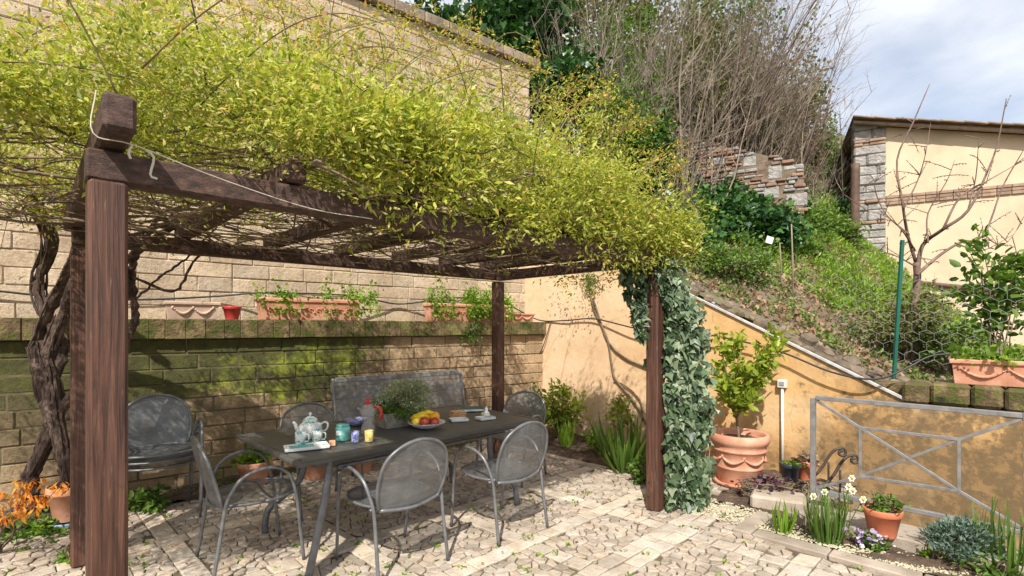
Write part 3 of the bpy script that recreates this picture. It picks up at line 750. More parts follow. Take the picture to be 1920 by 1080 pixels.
while z < 6.9:
    h_ = random.uniform(.06, .09); x = random.uniform(0, .15)-.1
    while x < rl*1.4:
        l = random.uniform(.13, .26); xc = x+l/2
        if xc > 0 and z+h_ < rtop(xc)+random.uniform(-.04, .04) and not any(abs(xc-bx) < bw/2+l*.3 and abs(z+h_/2-bz) < bh/2 for bx, bz, bw, bh in big):
            (m if random.random() < (.82 if xc > .5 else .45) else gsn).bbox((xc, random.uniform(-.035, .03), z+h_/2), (l-.014, .4, h_-.012), b=.015, m=Matrix.Rotation(random.uniform(-.06, .06), 3, 'Y'))
        x += l
    z += h_
for bx, bz, bw, bh in big: gsn.bbox((bx, -.03, bz), (bw, .42, bh), b=.03)
m.build('bricks', MT['brickm'] if False else MT['brick'], ruin); gsn.build('grey_stones', MT['greystone'], ruin)
m = MB()
for i in range(16):
    x = rl*1.4*i/15; m.v += [(x, .02-.18, 3.0), (x, .02-.18, rtop(x)-.06), (x, .17, rtop(x)-.06), (x, .17, 3.0)]
for i in range(15): a = i*4; m.f += [(a, a+1, a+5, a+4), (a+1, a+2, a+6, a+5), (a+2, a+3, a+7, a+6)]
m.f += [(0, 3, 2, 1)]
m.build('mortar', MT['rubble'], ruin)

# ================================================================== PERGOLA
PF = Vector((-1.44, 1.82, 0)); PA = math.atan2(2.5, 2.646); PL = 3.64; PD = 2.03
def PW(s, d, z): return PF+Vector((math.cos(PA)*s-math.sin(PA)*d, math.sin(PA)*s+math.cos(PA)*d, z))
perg = thing('pergola', 'dark brown timber pergola of four square posts and crossing beams over the dining table', 'pergola', PF, PA)
for i, (s_, d_) in enumerate(((0, 0), (PL, 0), (.05, PD), (PL+.04, PD))):
    m = MB(); m.bbox((s_, d_, 1.025), (.112, .112, 2.05), b=.011); m.build('post', MT['wood'], perg)
    pst = perg.children[-1]
    for z in (.13, .24):
        for q_ in ([(s_+.05, d_-.01, z), (s_+.066, d_-.01, z)], [(s_-.066, d_+.02, z), (s_-.05, d_+.02, z)]):
            bo = MB(); bo.tube(q_, .009, 8); bo.build('bolt', MT['iron'], pst)
m = MB(); m.beam((-.06, 0, 2.103), (PL+.12, 0, 2.103), .10, .104, .006); m.build('beam', MT['beam'], perg)
m = MB(); m.beam((.0, PD, 2.123), (PL+.12, PD, 2.123), .10, .104, .006); m.build('beam', MT['beam'], perg)
m = MB(); m.beam((PL, .06, 2.108), (PL, PD-.06, 2.108), .08, .10, .006); m.build('beam', MT['beam'], perg)
for i, s_ in enumerate((0.01, .64, 1.27, 1.88, 2.48, 3.05, 3.62)):
    f0 = -.27 if i == 0 else -.07
    m = MB(); m.beam((s_, f0, 2.226 if i == 0 else 2.212), (s_, PD+.22, 2.240), .088, .118 if i == 0 else .095, .012); m.build('rafter', MT['beam'], perg)
m = MB(); q = [(-.045, -.20, 2.30), (-.052, -.20, 2.16), (.06, -.19, 2.15), (.35, -.10, 2.11), (.7, -.07, 2.06), (1.0, -.06, 2.06)]
m.tube(smoothpath(q, 5), .0022, 5); m.tube(smoothpath([(.05, -.19, 2.15), (.04, -.2, 2.12), (.045, -.2, 2.10)], 3), .004, 5); m.tube(smoothpath([(.09, -.18, 2.145), (.11, -.19, 2.12), (.10, -.19, 2.06), (.12, -.19, 2.05)], 3), .004, 5)
m.build('string', MT['rope'], perg)

# ================================================================== FURNITURE
def uvgrid(fn, nu_, nv_, uvf):
    m = MB(); m.uv = []
    for i in range(nu_+1):
        for j in range(nv_+1):
            m.v.append(tuple(fn(i/nu_, j/nv_))); m.uv.append(uvf(i/nu_, j/nv_))
    for i in range(nu_):
        for j in range(nv_):
            a = i*(nv_+1)+j; m.f.append((a, a+nv_+1, a+nv_+2, a+1))
    return m
def archpath():
    return smoothpath([(-.215, -.200, .425), (-.243, -.228, .52), (-.248, -.260, .63), (-.215, -.290, .745), (-.12, -.315, .82), (0, -.322, .845),
                       (.12, -.315, .82), (.215, -.290, .745), (.248, -.260, .63), (.243, -.228, .52), (.215, -.200, .425)], 5)
def make_chair():
    t = thing('garden_chair', 'x', 'chair')
    def seat(u, v):
        x = (u*2-1); y = (v*2-1)
        X = x*math.sqrt(max(0, 1-y*y*.42)); Y = y*math.sqrt(max(0, 1-x*x*.42))
        return (X*.262, Y*.252+.025, .438-.022*(1-x*x)*(1-y*y)+.004*y)
    uvgrid(seat, 14, 14, lambda u, v: (u*.5, v*.5)).build('seat', MT['perf'], t, True)
    rim = []
    for k in range(40):
        a = 2*math.pi*k/40; c_, s_ = math.cos(a), math.sin(a); e = max(abs(c_), abs(s_)); x, y = c_/e, s_/e
        q = seat((x+1)/2, (y+1)/2); rim.append((q[0], q[1], q[2]))
    rim.append(rim[0]); m = MB(); m.tube(rim, .010, 6); m.build('seat_rim', MT['steel'], t, True)
    ap = archpath(); L_ = len(ap)
    def back(u, v):                                                 # u across, v up
        i = v*(L_-1)/2; a = ap[int(i)].lerp(ap[min(int(i)+1, L_-1)], i-int(i)); b = ap[L_-1-int(i)].lerp(ap[max(L_-2-int(i), 0)], i-int(i))
        p = a.lerp(b, u); p.y -= .035*math.sin(math.pi*u)*(1-v*.8); 
        return p
    uvgrid(back, 12, 14, lambda u, v: (u*.46, v*.42)).build('backrest', MT['perf'], t, True)
    m = MB(); bp = list(ap); lowc = smoothpath([ap[-1], (.1, -.232, .415), (0, -.24, .41), (-.1, -.232, .415), ap[0]], 4)
    m.tube(bp+lowc[1:], .0115, 8); m.build('backrest_frame', MT['steel'], t, True)
    for s in (-1, 1):
        m = MB(); q = smoothpath([(s*.262, .265, 0), (s*.27, .235, .25), (s*.275, .215, .42), (s*.28, .175, .57), (s*.285, .09, .645), (s*.285, -.02, .648),
                                  (s*.275, -.12, .60), (s*.262, -.175, .51), (s*.25, -.20, .42), (s*.25, -.225, .25), (s*.255, -.265, 0)], 5)
        m.tube(q, .0115, 8); m.build('side_frame', MT['steel'], t, True)
    m = MB(); m.tube(smoothpath([(-.262, .1, .425), (0, .1, .405), (.262, .1, .425)], 4), .008, 6); m.tube(smoothpath([(-.25, -.15, .425), (0, -.15, .40), (.25, -.15, .425)], 4), .008, 6)
    m.build('cross_bar', MT['steel'], t, True)
    return t
chair0 = make_chair(); used = [False]
def place_chair(x, y, fx, fy, label, z=0, group='mesh metal garden chairs round the table', tilt=0):
    o = chair0 if not used[0] else copy_tree(chair0); used[0] = True
    o.location = (x, y, z); o.rotation_euler = (tilt, 0, math.atan2(fy, fx)-math.pi/2); o['label'] = label; o['group'] = group; return o
place_chair(-1.75, 3.42, .76, .65, 'grey mesh metal armchair at the left end of the table, seen from its side')
place_chair(-.79, 3.39, -.70, .715, 'grey mesh metal armchair with its back to us at the middle of the near side')
place_chair(-.095, 3.95, -.70, .715, 'grey mesh metal armchair with its back to us near the right corner of the table')
place_chair(-1.66, 4.44, .68, -.73, 'grey mesh metal armchair on the far side of the table behind the teapot')
place_chair(-.0, 5.26, -.5, -.86, 'grey mesh metal armchair at the far right end of the table beside the back post')
SG = 'stacked mesh metal chairs by the wall'
for i, lb in enumerate(('lowest grey mesh chair of the stack by the mossy wall', 'middle grey mesh chair of the stack by the mossy wall', 'topmost grey mesh chair of the stack by the mossy wall')):
    f = Vector((.62, -.785)); place_chair(-2.90+f.x*.03*i, 4.20+f.y*.03*i, f.x, f.y, lb, .055*i, SG)

# ---- table
TC = Vector((-.905, 4.14, 0)); TR = R(45)
tab = thing('dining_table', 'long dark grey metal dining table laid with teapot, fruit and a potted herb', 'table', TC, TR)
def T(x, y, z=.742): return TC+Vector((math.cos(TR)*x-math.sin(TR)*y, math.sin(TR)*x+math.cos(TR)*y, z))
def TP(px, py):                                                     # table-top point seen at a photo position
    return G(px, py, .742)
hl, hw = 1.055, .565
for s in (-1, 1):
    m = MB(); m.bbox((s*(hl-.045)/2, 0, .727), (hl-.045-.006, hw*2-.09, .022), b=.003); m.build('tabletop', MT['tabletop'], tab)
m = MB()
for s in (-1, 1):
    m.bbox((0, s*(hw-.0215), .7255), (hl*2, .043, .031), b=.008); m.bbox((s*(hl-.0215), 0, .7255), (.043, hw*2-.09, .031), b=.008)
m.build('edge_frame', MT['tabletop'], tab)
m = MB()
for s in (-1, 1):
    m.bbox((0, s*(hw-.12), .685), (hl*2-.3, .025, .05), b=.004); m.bbox((s*(hl-.16), 0, .685), (.025, hw*2-.28, .05), b=.004)
m.bbox((.1, -.12, .672), (1.3, .05, .03)); m.bbox((.1, .12, .672), (1.3, .05, .03))
m.build('under_frame', MT['tabletop'], tab)
for sx, sy in ((-1, -1), (-1, 1), (1, -1), (1, 1)):
    m = MB()
    if (sx, sy) == (-1, -1): q = [(-.80, -.44, .70), (-.81, -.445, .62), (-.83, -.45, .5), (-.89, -.46, .25), (-.955, -.47, 0)]
    else: q = [(sx*.60, sy*.42, .69), (sx*.60, sy*.42, .50), (sx*.63, sy*.425, .36), (sx*.74, sy*.43, .26), (sx*.85, sy*.44, .19), (sx*.88, sy*.45, .10), (sx*.885, sy*.45, 0)]
    m.tube(smoothpath(q, 6), .024, 10); m.build('leg', MT['steel'], tab, True)
m = MB(); m.tube([(-.75, -.44, .64), (.75, -.44, .64)], .013, 8); m.tube([(-.75, .44, .64), (.75, .44, .64)], .013, 8); m.build('rail', MT['steel'], tab, True)

# ---- leaning mesh panel by the wall
p0 = WL(1.81, -.16); p1 = WL(3.50, -.14)
pa = math.atan2(p1.y-p0.y, p1.x-p0.x); pl = (p1-p0).length
pan = thing('mesh_bench', 'wide grey mesh metal bench standing behind the table against the tuff wall', 'bench', p0, pa)
def pnl(u, v): return (u*pl, -.10+.12*v, .36+.575*v)
uvgrid(pnl, 8, 6, lambda u, v: (u*1.75, v*.6)).build('backrest', MT['perf'], pan, True)
m = MB(); c_ = [(0, .36), (0, .5), (0, .80), (0, .925), (.03, .945), (pl/2, .947), (pl-.03, .945), (pl, .925), (pl, .80), (pl, .5), (pl, .36)]
fr = [(x, -.10+.12*(z-.36)/.575, z) for x, z in c_]
for a, b in zip(fr[:-1], fr[1:]): m.beam(a, b, .022, .06, .006)
m.build('backrest_frame', MT['rail'], pan)
uvgrid(lambda u, v: (u*pl, -.50+.40*v, .40-.02*math.sin(math.pi*v)), 6, 6, lambda u, v: (u*1.75, v*.4)).build('seat', MT['perf'], pan, True)
m = MB(); m.tube([(0, -.5, .40), (pl, -.5, .40)], .014, 8); m.tube([(0, -.1, .40), (pl, -.1, .40)], .014, 8); m.build('seat_rim', MT['steel'], pan, True)
for x in (.03, pl-.03):
    for y in (-.48, -.06):
        m = MB(); m.tube([(x, y, .40), (x, y-.01, 0)], .014, 8); m.build('leg', MT['steel'], pan, True)

# ================================================================== POTS AND PLANTS
def pot(name, label, cat, c, r, h, mat, rim=True, kind='plain', group=None, soil=True, part='pot'):
    t = thing(name, label, cat, c, group=group)
    m = MB(); rb = r*.68
    if kind == 'big':
        pr = [(rb, 0), (rb*1.03, .02), (r*.80, h*.33), (r*.83, h*.345), (r*.83, h*.365), (r*.81, h*.38), (r*.90, h*.66), (r*.94, h*.675), (r*.95, h*.70), (r*.91, h*.72), (r*.95, h*.79),
              (r*1.0, h*.82), (r*1.04, h*.87), (r*1.04, h*.93), (r*1.0, h*.985), (r*.95, h), (r*.90, h*.985), (r*.88, h*.93), (r*.84, h*.86)]
    else:
        pr = [(rb, 0), (rb*1.02, .004), (r*.93, h*.76), (r*1.0, h*.775), (r*1.035, h*.80), (r*1.04, h*.96), (r*1.02, h), (r*.95, h), (r*.93, h*.93), (r*.90, h*.86)]
    k = len(m.v); m.lathe(pr, (0, 0, 0), 40); m.f.pop()
    m.build(part, mat, t, True)
    if soil:
        zz = h*.87; m = MB(); n = 20
        m.v.append((0, 0, zz)); 
        for i in range(n): a = 2*math.pi*i/n; m.v.append((r*.9*math.cos(a), r*.9*math.sin(a), zz+random.uniform(-.006, .006)))
        for i in range(n): m.f.append((0, 1+i, 1+(i+1) % n))
        m.build('soil', MT['soil'], t)
    return t
def clumppts(n, c, rad, k=14, sp=.28, up=.0):
    """points gathered in clumps inside an ellipsoid"""
    cc = rdir(k)*(rng.random((k, 1))**.45); cc[:, 2] += up
    w = rng.integers(0, k, n)
    p = cc[w]+rng.normal(size=(n, 3))*sp*(.6+.8*rng.random((k, 1))[w])
    return np.array(c)+p*np.array(rad), p
def foliage(name, parent, c, rad, n, size, mat, tpl='leaf', k=14, sp=.25, zs=.6, zb=.15, wid=1.0, out=.7):
    P, p = clumppts(n, c, rad, k, sp)
    D = nrm(nrm(p)*out+rdir(n, zb, zs)); N = rdir(n, 1.2)
    return scatter(name, tpl, P, D, N, size*(.6+.8*rng.random(n)), mat, parent, wid=wid)
def stems(name, parent, base, tips, r0, r1, mat, wob=.04, seg=4, n=5):
    m = MB()
    for tp in tips:
        b = Vector(base)+Vector((random.uniform(-.02, .02), random.uniform(-.02, .02), 0)); tp = Vector(tp); q = [b]
        for i in range(1, seg): 
            f = i/seg; q.append(b.lerp(tp, f)+Vector((random.uniform(-wob, wob), random.uniform(-wob, wob), random.uniform(-wob, wob)+wob*math.sin(math.pi*f)*1.5)))
        q.append(tp); m.tube(smoothpath(q, 2), [lerp(r0, r1, i/(2*seg)) for i in range(2*seg+1)], n)
    return m.build(name, mat, parent, True)
def plant(name, label, cat, c, rad, n, size, mat, tpl='leaf', nst=7, group=None, zoff=None, stemmat='stem', sr=.006, **k):
    t = thing(name, label, cat, c, group=group); z0 = rad[2]*.95 if zoff is None else zoff
    if nst: stems('stem', t, (0, 0, 0), [(random.uniform(-.7, .7)*rad[0], random.uniform(-.7, .7)*rad[1], z0+random.uniform(-.2, .7)*rad[2]) for _ in range(nst)], sr, sr*.4, MT[stemmat])
    foliage('foliage', t, (0, 0, z0), rad, n, size, MT[mat], tpl, **k); return t
def blades(name, label, cat, c, n, h, spread, mat='l_mid', wid=.5, group=None, lean=.35):
    t = thing(name, label, cat, c, group=group)
    a = rng.random(n)*2*math.pi; rr = rng.random(n)**.5*spread
    P = np.stack([np.cos(a)*rr, np.sin(a)*rr, np.zeros(n)], 1)
    le = lean*(.3+rng.random(n))
    D = np.stack([np.cos(a)*le, np.sin(a)*le, np.ones(n)], 1); N = np.stack([-np.cos(a), -np.sin(a), le], 1)+rng.normal(size=(n, 3))*.3
    scatter('leaves', 'blade', P, D, -N, h*(.55+.5*rng.random(n)), MT[mat], t, wid=wid*(.8+.5*rng.random(n)))
    return t

# lemon tree in the big pot
lc = Vector((2.24, 5.05, 0))
lp = pot('terracotta_pot', 'large terracotta pot with a relief band holding the lemon tree beside the ivy', 'pot', lc, .265, .50, MT['terra'], kind='big')
m = MB(); m.lathe([(.2, 0), (.235, .005), (.245, .035), (.235, .04), (.19, .018)], (0, 0, .001), 36); m.build('saucer', MT['terra'], lp, True)
m = MB()
for k_ in range(7):
    a0 = k_*2*math.pi/7
    q = [(math.cos(a0+j*.11)*(.226+.002*j), math.sin(a0+j*.11)*(.226+.002*j), .285-.045*math.sin(math.pi*j/8)) for j in range(9)]
    m.tube(q, [.008, .011, .014, .016, .017, .016, .014, .011, .008], 6)
    m.ball((math.cos(a0)*.222, math.sin(a0)*.222, .295), .02, 8, 6)
m.build('relief', MT['terra'], lp, True)
lt = thing('lemon_tree', 'leafy young lemon tree growing from the large terracotta pot', 'tree', lc+Vector((0, 0, .43)))
m = MB(); tr = smoothpath([(0, 0, 0), (-.01, .01, .12), (-.03, 0, .26)], 4); m.tube(tr, .014, 8); m.build('trunk', MT['stem'], lt, True)
def rel(px, py, Y): return W(px, py, Y)-Vector(lt.location)
brs = [rel(1345, 625, 5.0), rel(1370, 650, 5.2), rel(1400, 690, 4.9), rel(1450, 620, 5.1), rel(1462, 650, 4.9), rel(1440, 690, 5.0), rel(1360, 720, 4.8), rel(1385, 630, 5.1), rel(1410, 750, 4.8), rel(1340, 690, 5.05), rel(1475, 618, 5.0)]
stems('branches', lt, (-.03, 0, .22), brs, .008, .003, MT['cane'], .03)
PP = []; DD = []
for b in brs:
    n = 105
    for i in range(n):
        f = random.uniform(.12, 1.02); c_ = Vector((-.03, 0, .22)).lerp(b, f)+Vector((0, 0, .06*math.sin(math.pi*f)))
        PP.append(c_+Vector((random.gauss(0, .035), random.gauss(0, .035), random.gauss(0, .03)))); DD.append((b-Vector((0, 0, .2))).normalized()*.6+Vector(rdir(1)[0]))
scatter('foliage', 'leaf', np.array(PP), np.array(DD), rdir(len(PP), 1.0), .085*(.6+.6*rng.random(len(PP))), MT['l_lemon'], lt, wid=.9)

# white box on its pipe
bx = Vector((2.78, 5.40, 0)); u_ = Vector((-.707, -.707, 0))
b0 = AB(5.80, (5.30-2.79)/S2); b0 = Vector((W(1467, 700, 5.37).x, 5.37, 0))
wb = thing('junction_box', 'small square white box on top of a thin white pipe on the plastered wall', 'box', b0, R(-45))
m = MB(); m.tube([(0, 0, .02), (0, 0, .90)], .014, 10); m.build('pipe', MT['whitep'], wb, True)
m = MB(); m.bbox((0, 0, .945), (.085, .06, .085), b=.006); m.build('housing', MT['whitep'], wb)
m = MB(); m.bbox((0, -.032, .947), (.05, .008, .045), b=.003); m.build('socket', MT['wire'], wb)

# troughs on the ledges
def wx(px, y): r = (px-960)/960; c, s = math.cos(WA), math.sin(WA); return (r*(OW.y+c*y)-OW.x+s*y)/(c-r*s)
def trough(label, c, rz, L_, D_, H_, mat, relief, group='decorated terracotta troughs'):
    t = thing('planter_trough', label, 'planter', c, rz, group)
    m = MB(); tw = .02; A_ = [(-L_/2+.02, -D_/2+.015), (L_/2-.02, -D_/2+.015), (L_/2-.02, D_/2-.015), (-L_/2+.02, D_/2-.015)]
    def ring(dx, z): return [((1 if x > 0 else -1)*(L_/2+dx), (1 if y > 0 else -1)*(D_/2+dx), z) for x, y in A_]
    levels = [(-.022, 0), (-.02, .004), (-.004, H_*.80), (.006, H_*.82), (.012, H_*.85), (.012, H_*.96), (.006, H_), (-.02, H_), (-.025, H_*.86)]
    for d_, z in levels: m.v += ring(d_, z)
    for i in range(len(levels)-1):
        for j in range(4): a = i*4+j; b = i*4+(j+1) % 4; m.f.append((a, b, b+4, a+4))
    m.f.append((3, 2, 1, 0)); m.build('body', mat, t)
    m = MB(); k = (len(levels)-1)*4; m.v = ring(-.024, H_*.88); m.f = [(0, 1, 2, 3)]; m.build('soil', MT['soil'], t)
    m = MB(); fy = -D_/2-.002
    if relief == 'garland':
        n = 3 if L_ > .5 else 2; w = (L_-.1)/n
        for i in range(n):
            x0 = -L_/2+.05+w*i
            q = [(x0+w*j/10, fy+.008, H_*(.68-.36*math.sin(math.pi*j/10))) for j in range(11)]
            m.tube(q, [.006+.009*math.sin(math.pi*j/10) for j in range(11)], 7)
            m.ball((x0, fy+.006, H_*.66), .014, 8, 6, (1, .7, 1.3))
            for j in range(0, 11): m.ball((q[j][0], q[j][1]-.006, q[j][2]+random.uniform(-.004, .004)), .009, 6, 5)
        m.ball((-L_/2+.05+w*n, fy+.006, H_*.66), .014, 8, 6, (1, .7, 1.3))
    else:
        for i in range(int(L_/.09)):
            x0 = -L_/2+.1+.083*i
            if x0 > L_/2-.08: break
            q = [(x0+.03*math.cos(a*.7)*(1-a/9), fy+.006, H_*.45+.028*math.sin(a*.7)*(1-a/9)) for a in range(9)]
            m.tube(q, .006, 6); m.ball((x0+.042, fy+.006, H_*(.36 if i % 2 else .56)), .011, 6, 5)
    m.build('relief', mat, t, True); return t
ly = .06; lz = 1.6145
def ledgeplanter(px0, px1, H_, mat, relief, label, D_=.17):
    x0, x1 = wx(px0, ly-D_/2), wx(px1, ly-D_/2); return trough(label, WL((x0+x1)/2, ly, lz), WA, x1-x0, D_, H_, mat, relief), (x0+x1)/2, x1-x0
q1 = ledgeplanter(312, 411, .17, MT['terrapale'], 'garland', 'empty pale pink trough with garland relief at the left end of the mossy ledge')
q2 = ledgeplanter(487, 676, .235, MT['terra'], 'floral', 'long terracotta trough with floral relief and green plants, left of the other planted one')
q3 = ledgeplanter(806, 950, .235, MT['terra'], 'floral', 'terracotta trough overflowing with bright green leaves beside the back post')
q4 = ledgeplanter(956, 1002, .125, MT['terra'], 'garland', 'low terracotta trough at the far right end of the ledge behind the post', .15)
rp = pot('red_pot', 'small glazed red pot standing on the ledge between two troughs', 'pot', WL(wx(435, .03), .03, lz), .085, .135, MT['redglaze'], kind='plain', part='pot_body')
GL = 'leafy plants in the troughs'
def ledgeplant(px, px2, n, label, mat='l_bright', hang=.1, h=.13, z=.22, sz=.034, D_=.10):
    x0, x1 = wx(px, ly), wx(px2, ly); t = thing('trough_plant', label, 'plant', WL((x0+x1)/2, ly, lz+z-.02), WA, GL); w = (x1-x0)/2
    k = 16; cx = rng.uniform(-w, w, k); w_ = rng.integers(0, k, n)
    P = np.stack([cx[w_]+rng.normal(size=n)*.05, rng.normal(size=n)*D_*.55-.02, np.abs(rng.normal(size=n))*h*(.4+rng.random(k)[w_])], 1)
    hg = rng.random(n) < hang; P[hg, 1] = -.10-rng.random(hg.sum())*.05; P[hg, 2] = -rng.random(hg.sum())*.17
    scatter('foliage', 'leaf', P, rdir(n, .3), rdir(n, .8)+np.array([0, -.5, 0]), sz*(.6+.8*rng.random(n)), MT[mat], t, wid=1.5)
    stems('stem', t, (0, 0, 0), [(x, random.uniform(-.06, .05), h*.8) for x in np.linspace(-w*.9, w*.9, 9)], .004, .002, MT['cane'], .02)
ledgeplant(480, 700, 1100, 'sparse green creeping leaves in the long floral trough', hang=.22, h=.10)
ledgeplant(803, 950, 2600, 'dense bright green leaves spilling from the trough beside the back post', hang=.25, h=.13)
hgp = plant('hanging_weed', 'tuft of dark green weed hanging from the ledge below the overflowing trough', 'plant', WL(wx(885, -.08), -.10, 1.45), (.13, .05, .11), 420, .03, 'l_mid', nst=5, zoff=.02, sp=.4)
# right trough on the mossy ledge
v0 = toVU(*W(1760, 700, 4.62).xy)[0]
tr5 = trough('terracotta trough with garland relief on the mossy ledge above the railing', VU(5.45, .14, 1.045), R(-45), 1.02, .2, .215, MT['terra'], 'garland')
t = thing('trough_plant', 'green spreading leaves in the garland trough on the mossy ledge at the right', 'plant', VU(5.45, .14, 1.22), R(-45), GL)
n = 800; P = np.stack([rng.uniform(-.5, .5, n), rng.normal(size=n)*.07, np.abs(rng.normal(size=n))*.07], 1)
scatter('foliage', 'leaf', P, rdir(n, .3), rdir(n, .8), .05*(.5+.8*rng.random(n)), MT['l_bright'], t, wid=1.3)

# ---- pots on the paving
def potted(px, py, r, h, label, plabel, mat='terra', pm='l_bright', n=220, pr=(.1, .1, .07), size=.05, z=0, kind='plain', pn='potted_plant', tpl='leaf', **k):
    c = G(px, py, z)+Vector((0, r*.6, 0)); pot('flower_pot', label, 'pot', c, r, h, MT[mat], kind=kind, group='flower pots')
    if plabel: return plant(pn, plabel, 'plant', c+Vector((0, 0, h*.85)), pr, n, size, pm, tpl, nst=5, sr=.004, **k)
potted(468, 914, .155, .235, 'terracotta pot with a green plant behind the left end chair', 'green leafy plant in the pot behind the left end chair', pr=(.13, .13, .06), size=.07)
potted(585, 900, .14, .2, 'terracotta pot under the table near the teapot end', None)
potted(672, 888, .15, .22, 'terracotta pot under the middle of the table', None)
c = G(128, 985)+Vector((-.03, .04, 0)); t = pot('flower_pot', 'empty terracotta pot on a blue saucer behind the left front post', 'pot', c+Vector((0, 0, .035)), .135, .27, MT['terra'], group='flower pots')
t = thing('saucer', 'round blue plastic saucer under the empty terracotta pot at the left', 'saucer', c); m = MB(); m.lathe([(.12, 0), (.14, .002), (.15, .04), (.143, .04), (.13, .01)], (0, 0, 0), 32); m.build('dish', MT['bluepl'], t, True)
potted(1668, 1011, .115, .19, 'terracotta pot with a wide orange rim standing on the kerb', 'straggly red green seedling in the pot on the kerb', mat='terrared', pm='l_mid', n=150, pr=(.12, .1, .06), size=.04, z=.095)

# ---- iron sled stand with pots and dry stems
sc_ = G(1490, 935)+Vector((.03, .12, 0))
sd = thing('iron_stand', 'black wrought iron stand with scrolled ends carrying two small pots and dry stems', 'plant stand', sc_, R(-12))
m = MB()
for y in (-.13, .13):
    sc = [(.47+(.042-.0045*a)*math.cos(-a+1.6), y, .375+(.042-.0045*a)*math.sin(-a+1.6)) for a in np.linspace(0, 7.4, 16)][::-1]
    m.tube(smoothpath(sc+[(.41, y, .395), (.36, y, .33), (.30, y, .22), (.2, y, .13), (-.1, y, .10), (-.3, y, .03), (-.42, y, -.0)], 3), .0125, 6)
    m.tube(smoothpath([(.36, y, .28), (.36, y, .12), (.34, y, .0)], 3), .009, 6); m.tube([(-.1, y, .1), (-.12, y, 0)], .008, 6)
m.build('frame', MT['iron'], sd, True)
m = MB()
for x in (-.2, -.05, .1, .24): m.tube([(x, -.14, .105), (x, .14, .105)], .008, 6)
m.tube([(-.42, -.13, .012), (-.52, 0, .012), (-.42, .13, .012)], .009, 6); m.build('cross_bars', MT['iron'], sd, True)
def sdw(x, y, z): a = R(-12); return sc_+Vector((math.cos(a)*x-math.sin(a)*y, math.sin(a)*x+math.cos(a)*y, z))
pot('flower_pot', 'small black plastic pot of moss on the iron stand', 'pot', sdw(.0, .02, .115), .088, .17, MT['blackpl'], group='flower pots')
plant('moss_plant', 'low bright green moss plant in the black plastic pot', 'plant', sdw(.0, .02, .265), (.07, .07, .02), 500, .02, 'l_bright', nst=0, zoff=.01)
pot('flower_pot', 'small orange pot with a dry rosette on the iron stand, behind the black pot', 'pot', sdw(.16, .10, .115), .085, .18, MT['terrared'], group='flower pots')
plant('succulent', 'dry brownish rosette in the small orange pot on the iron stand', 'plant', sdw(.16, .10, .27), (.08, .08, .04), 130, .05, 'l_dry', nst=4, zoff=.03)
m = MB(); bp = G(1470, 935)+Vector((-.05, .02, 0))
dsx = thing('dry_stems', 'tangled dry brown stems with dark purple leaves spilling over the iron stand', 'plant', bp)
for i in range(90):
    a = random.uniform(0, 6.28); r0 = random.uniform(.05, .28)
    q = [(math.cos(a+j*.7)*r0*1.25+random.uniform(-.05, .05), math.sin(a+j*.7)*r0*.6+random.uniform(-.04, .04), .03+random.uniform(0, .13)) for j in range(5)]
    m.tube(smoothpath(q, 2), .0035, 4)
m.build('stem', MT['stem'], dsx, True)
foliage('foliage', dsx, (0, 0, .08), (.3, .16, .07), 260, .05, MT['l_purple'], k=10, sp=.35, wid=1.4)
foliage('flowers', dsx, (-.24, -.02, .07), (.05, .04, .04), 16, .06, MT['petalw'], k=2, sp=.3, wid=1.6)

# ---- railing
ra0 = Vector((2.50, 4.25, 0)); ra1 = Vector((3.385, 3.365, 0)); rlen = (ra1-ra0).length
rail = thing('metal_railing', 'grey metal railing with a crossed diamond pattern guarding the steps', 'railing', ra0, R(-45))
m = MB(); zt, zb = .955, .185
m.bbox((0, 0, .50), (.038, .038, .90), b=.003); m.build('post', MT['rail'], rail); m = MB(); m.bbox((rlen, 0, .50), (.038, .038, .95), b=.003); m.build('post', MT['rail'], rail)
for z in (zt, zb): m = MB(); m.bbox((rlen/2, 0, z), (rlen-.04, .034, .034), b=.003); m.build('rail', MT['rail'], rail)
def rz_(px, py): 
    r = (px-960)/960; # point on the railing plane X+Y=6.75
    Y = 6.75/(1+r); X = r*Y; return ((X-ra0.x)*.7071-(Y-ra0.y)*.7071, H-(py-Y0)*Y/F)
A1, A2, A3, A4 = rz_(1613, 802), rz_(1798, 824), rz_(1613, 893), rz_(1798, 921)
def br_(p, q, w=.022, nm='corner_brace'): m = MB(); m.beam((p[0], 0, p[1]), (q[0], 0, q[1]), w*.9, w, .002); m.build(nm, MT['rail'], rail)
br_((.02, zt-.02), A1); br_((rlen-.02, zt-.02), A2); br_((.02, zb+.02), A3); br_((rlen-.02, zb+.02), A4)
for a_, b_ in ((A1, A2), (A3, A4), (A1, A3), (A2, A4)): br_(a_, b_, .022, 'inner_bar')
br_(A1, A4, .02, 'cross_bar'); m = MB(); m.beam((A2[0], .003, A2[1]), (A3[0], .003, A3[1]), .016, .02, .002); m.build('cross_bar', MT['rail'], rail)

# ================================================================== THINGS ON THE TABLE
def on(px, py): return TP(px, py)
def item(name, label, cat, px, py, rz=0, dy=0): p = on(px, py); p.y += dy; return thing(name, label, cat, p, rz)
trp = on(575, 841); try_ = thing('serving_tray', 'white rectangular tray with teal stripes at the left end of the table', 'tray', trp, R(28))
m = MB(); m.bbox((0, 0, .008), (.27, .14, .012), b=.004)
for s in (-1, 1): m.bbox((0, s*.067, .014), (.27, .008, .018), b=.003); m.bbox((s*.132, 0, .014), (.008, .126, .018), b=.003)
m.build('dish', MT['china'], try_)
m = MB()
for i in range(4): m.bbox((-.03+.0*i, -.045+.024*i, .017), (.15, .014, .006), b=.002)
m.build('stripes', MT['teal'], try_)
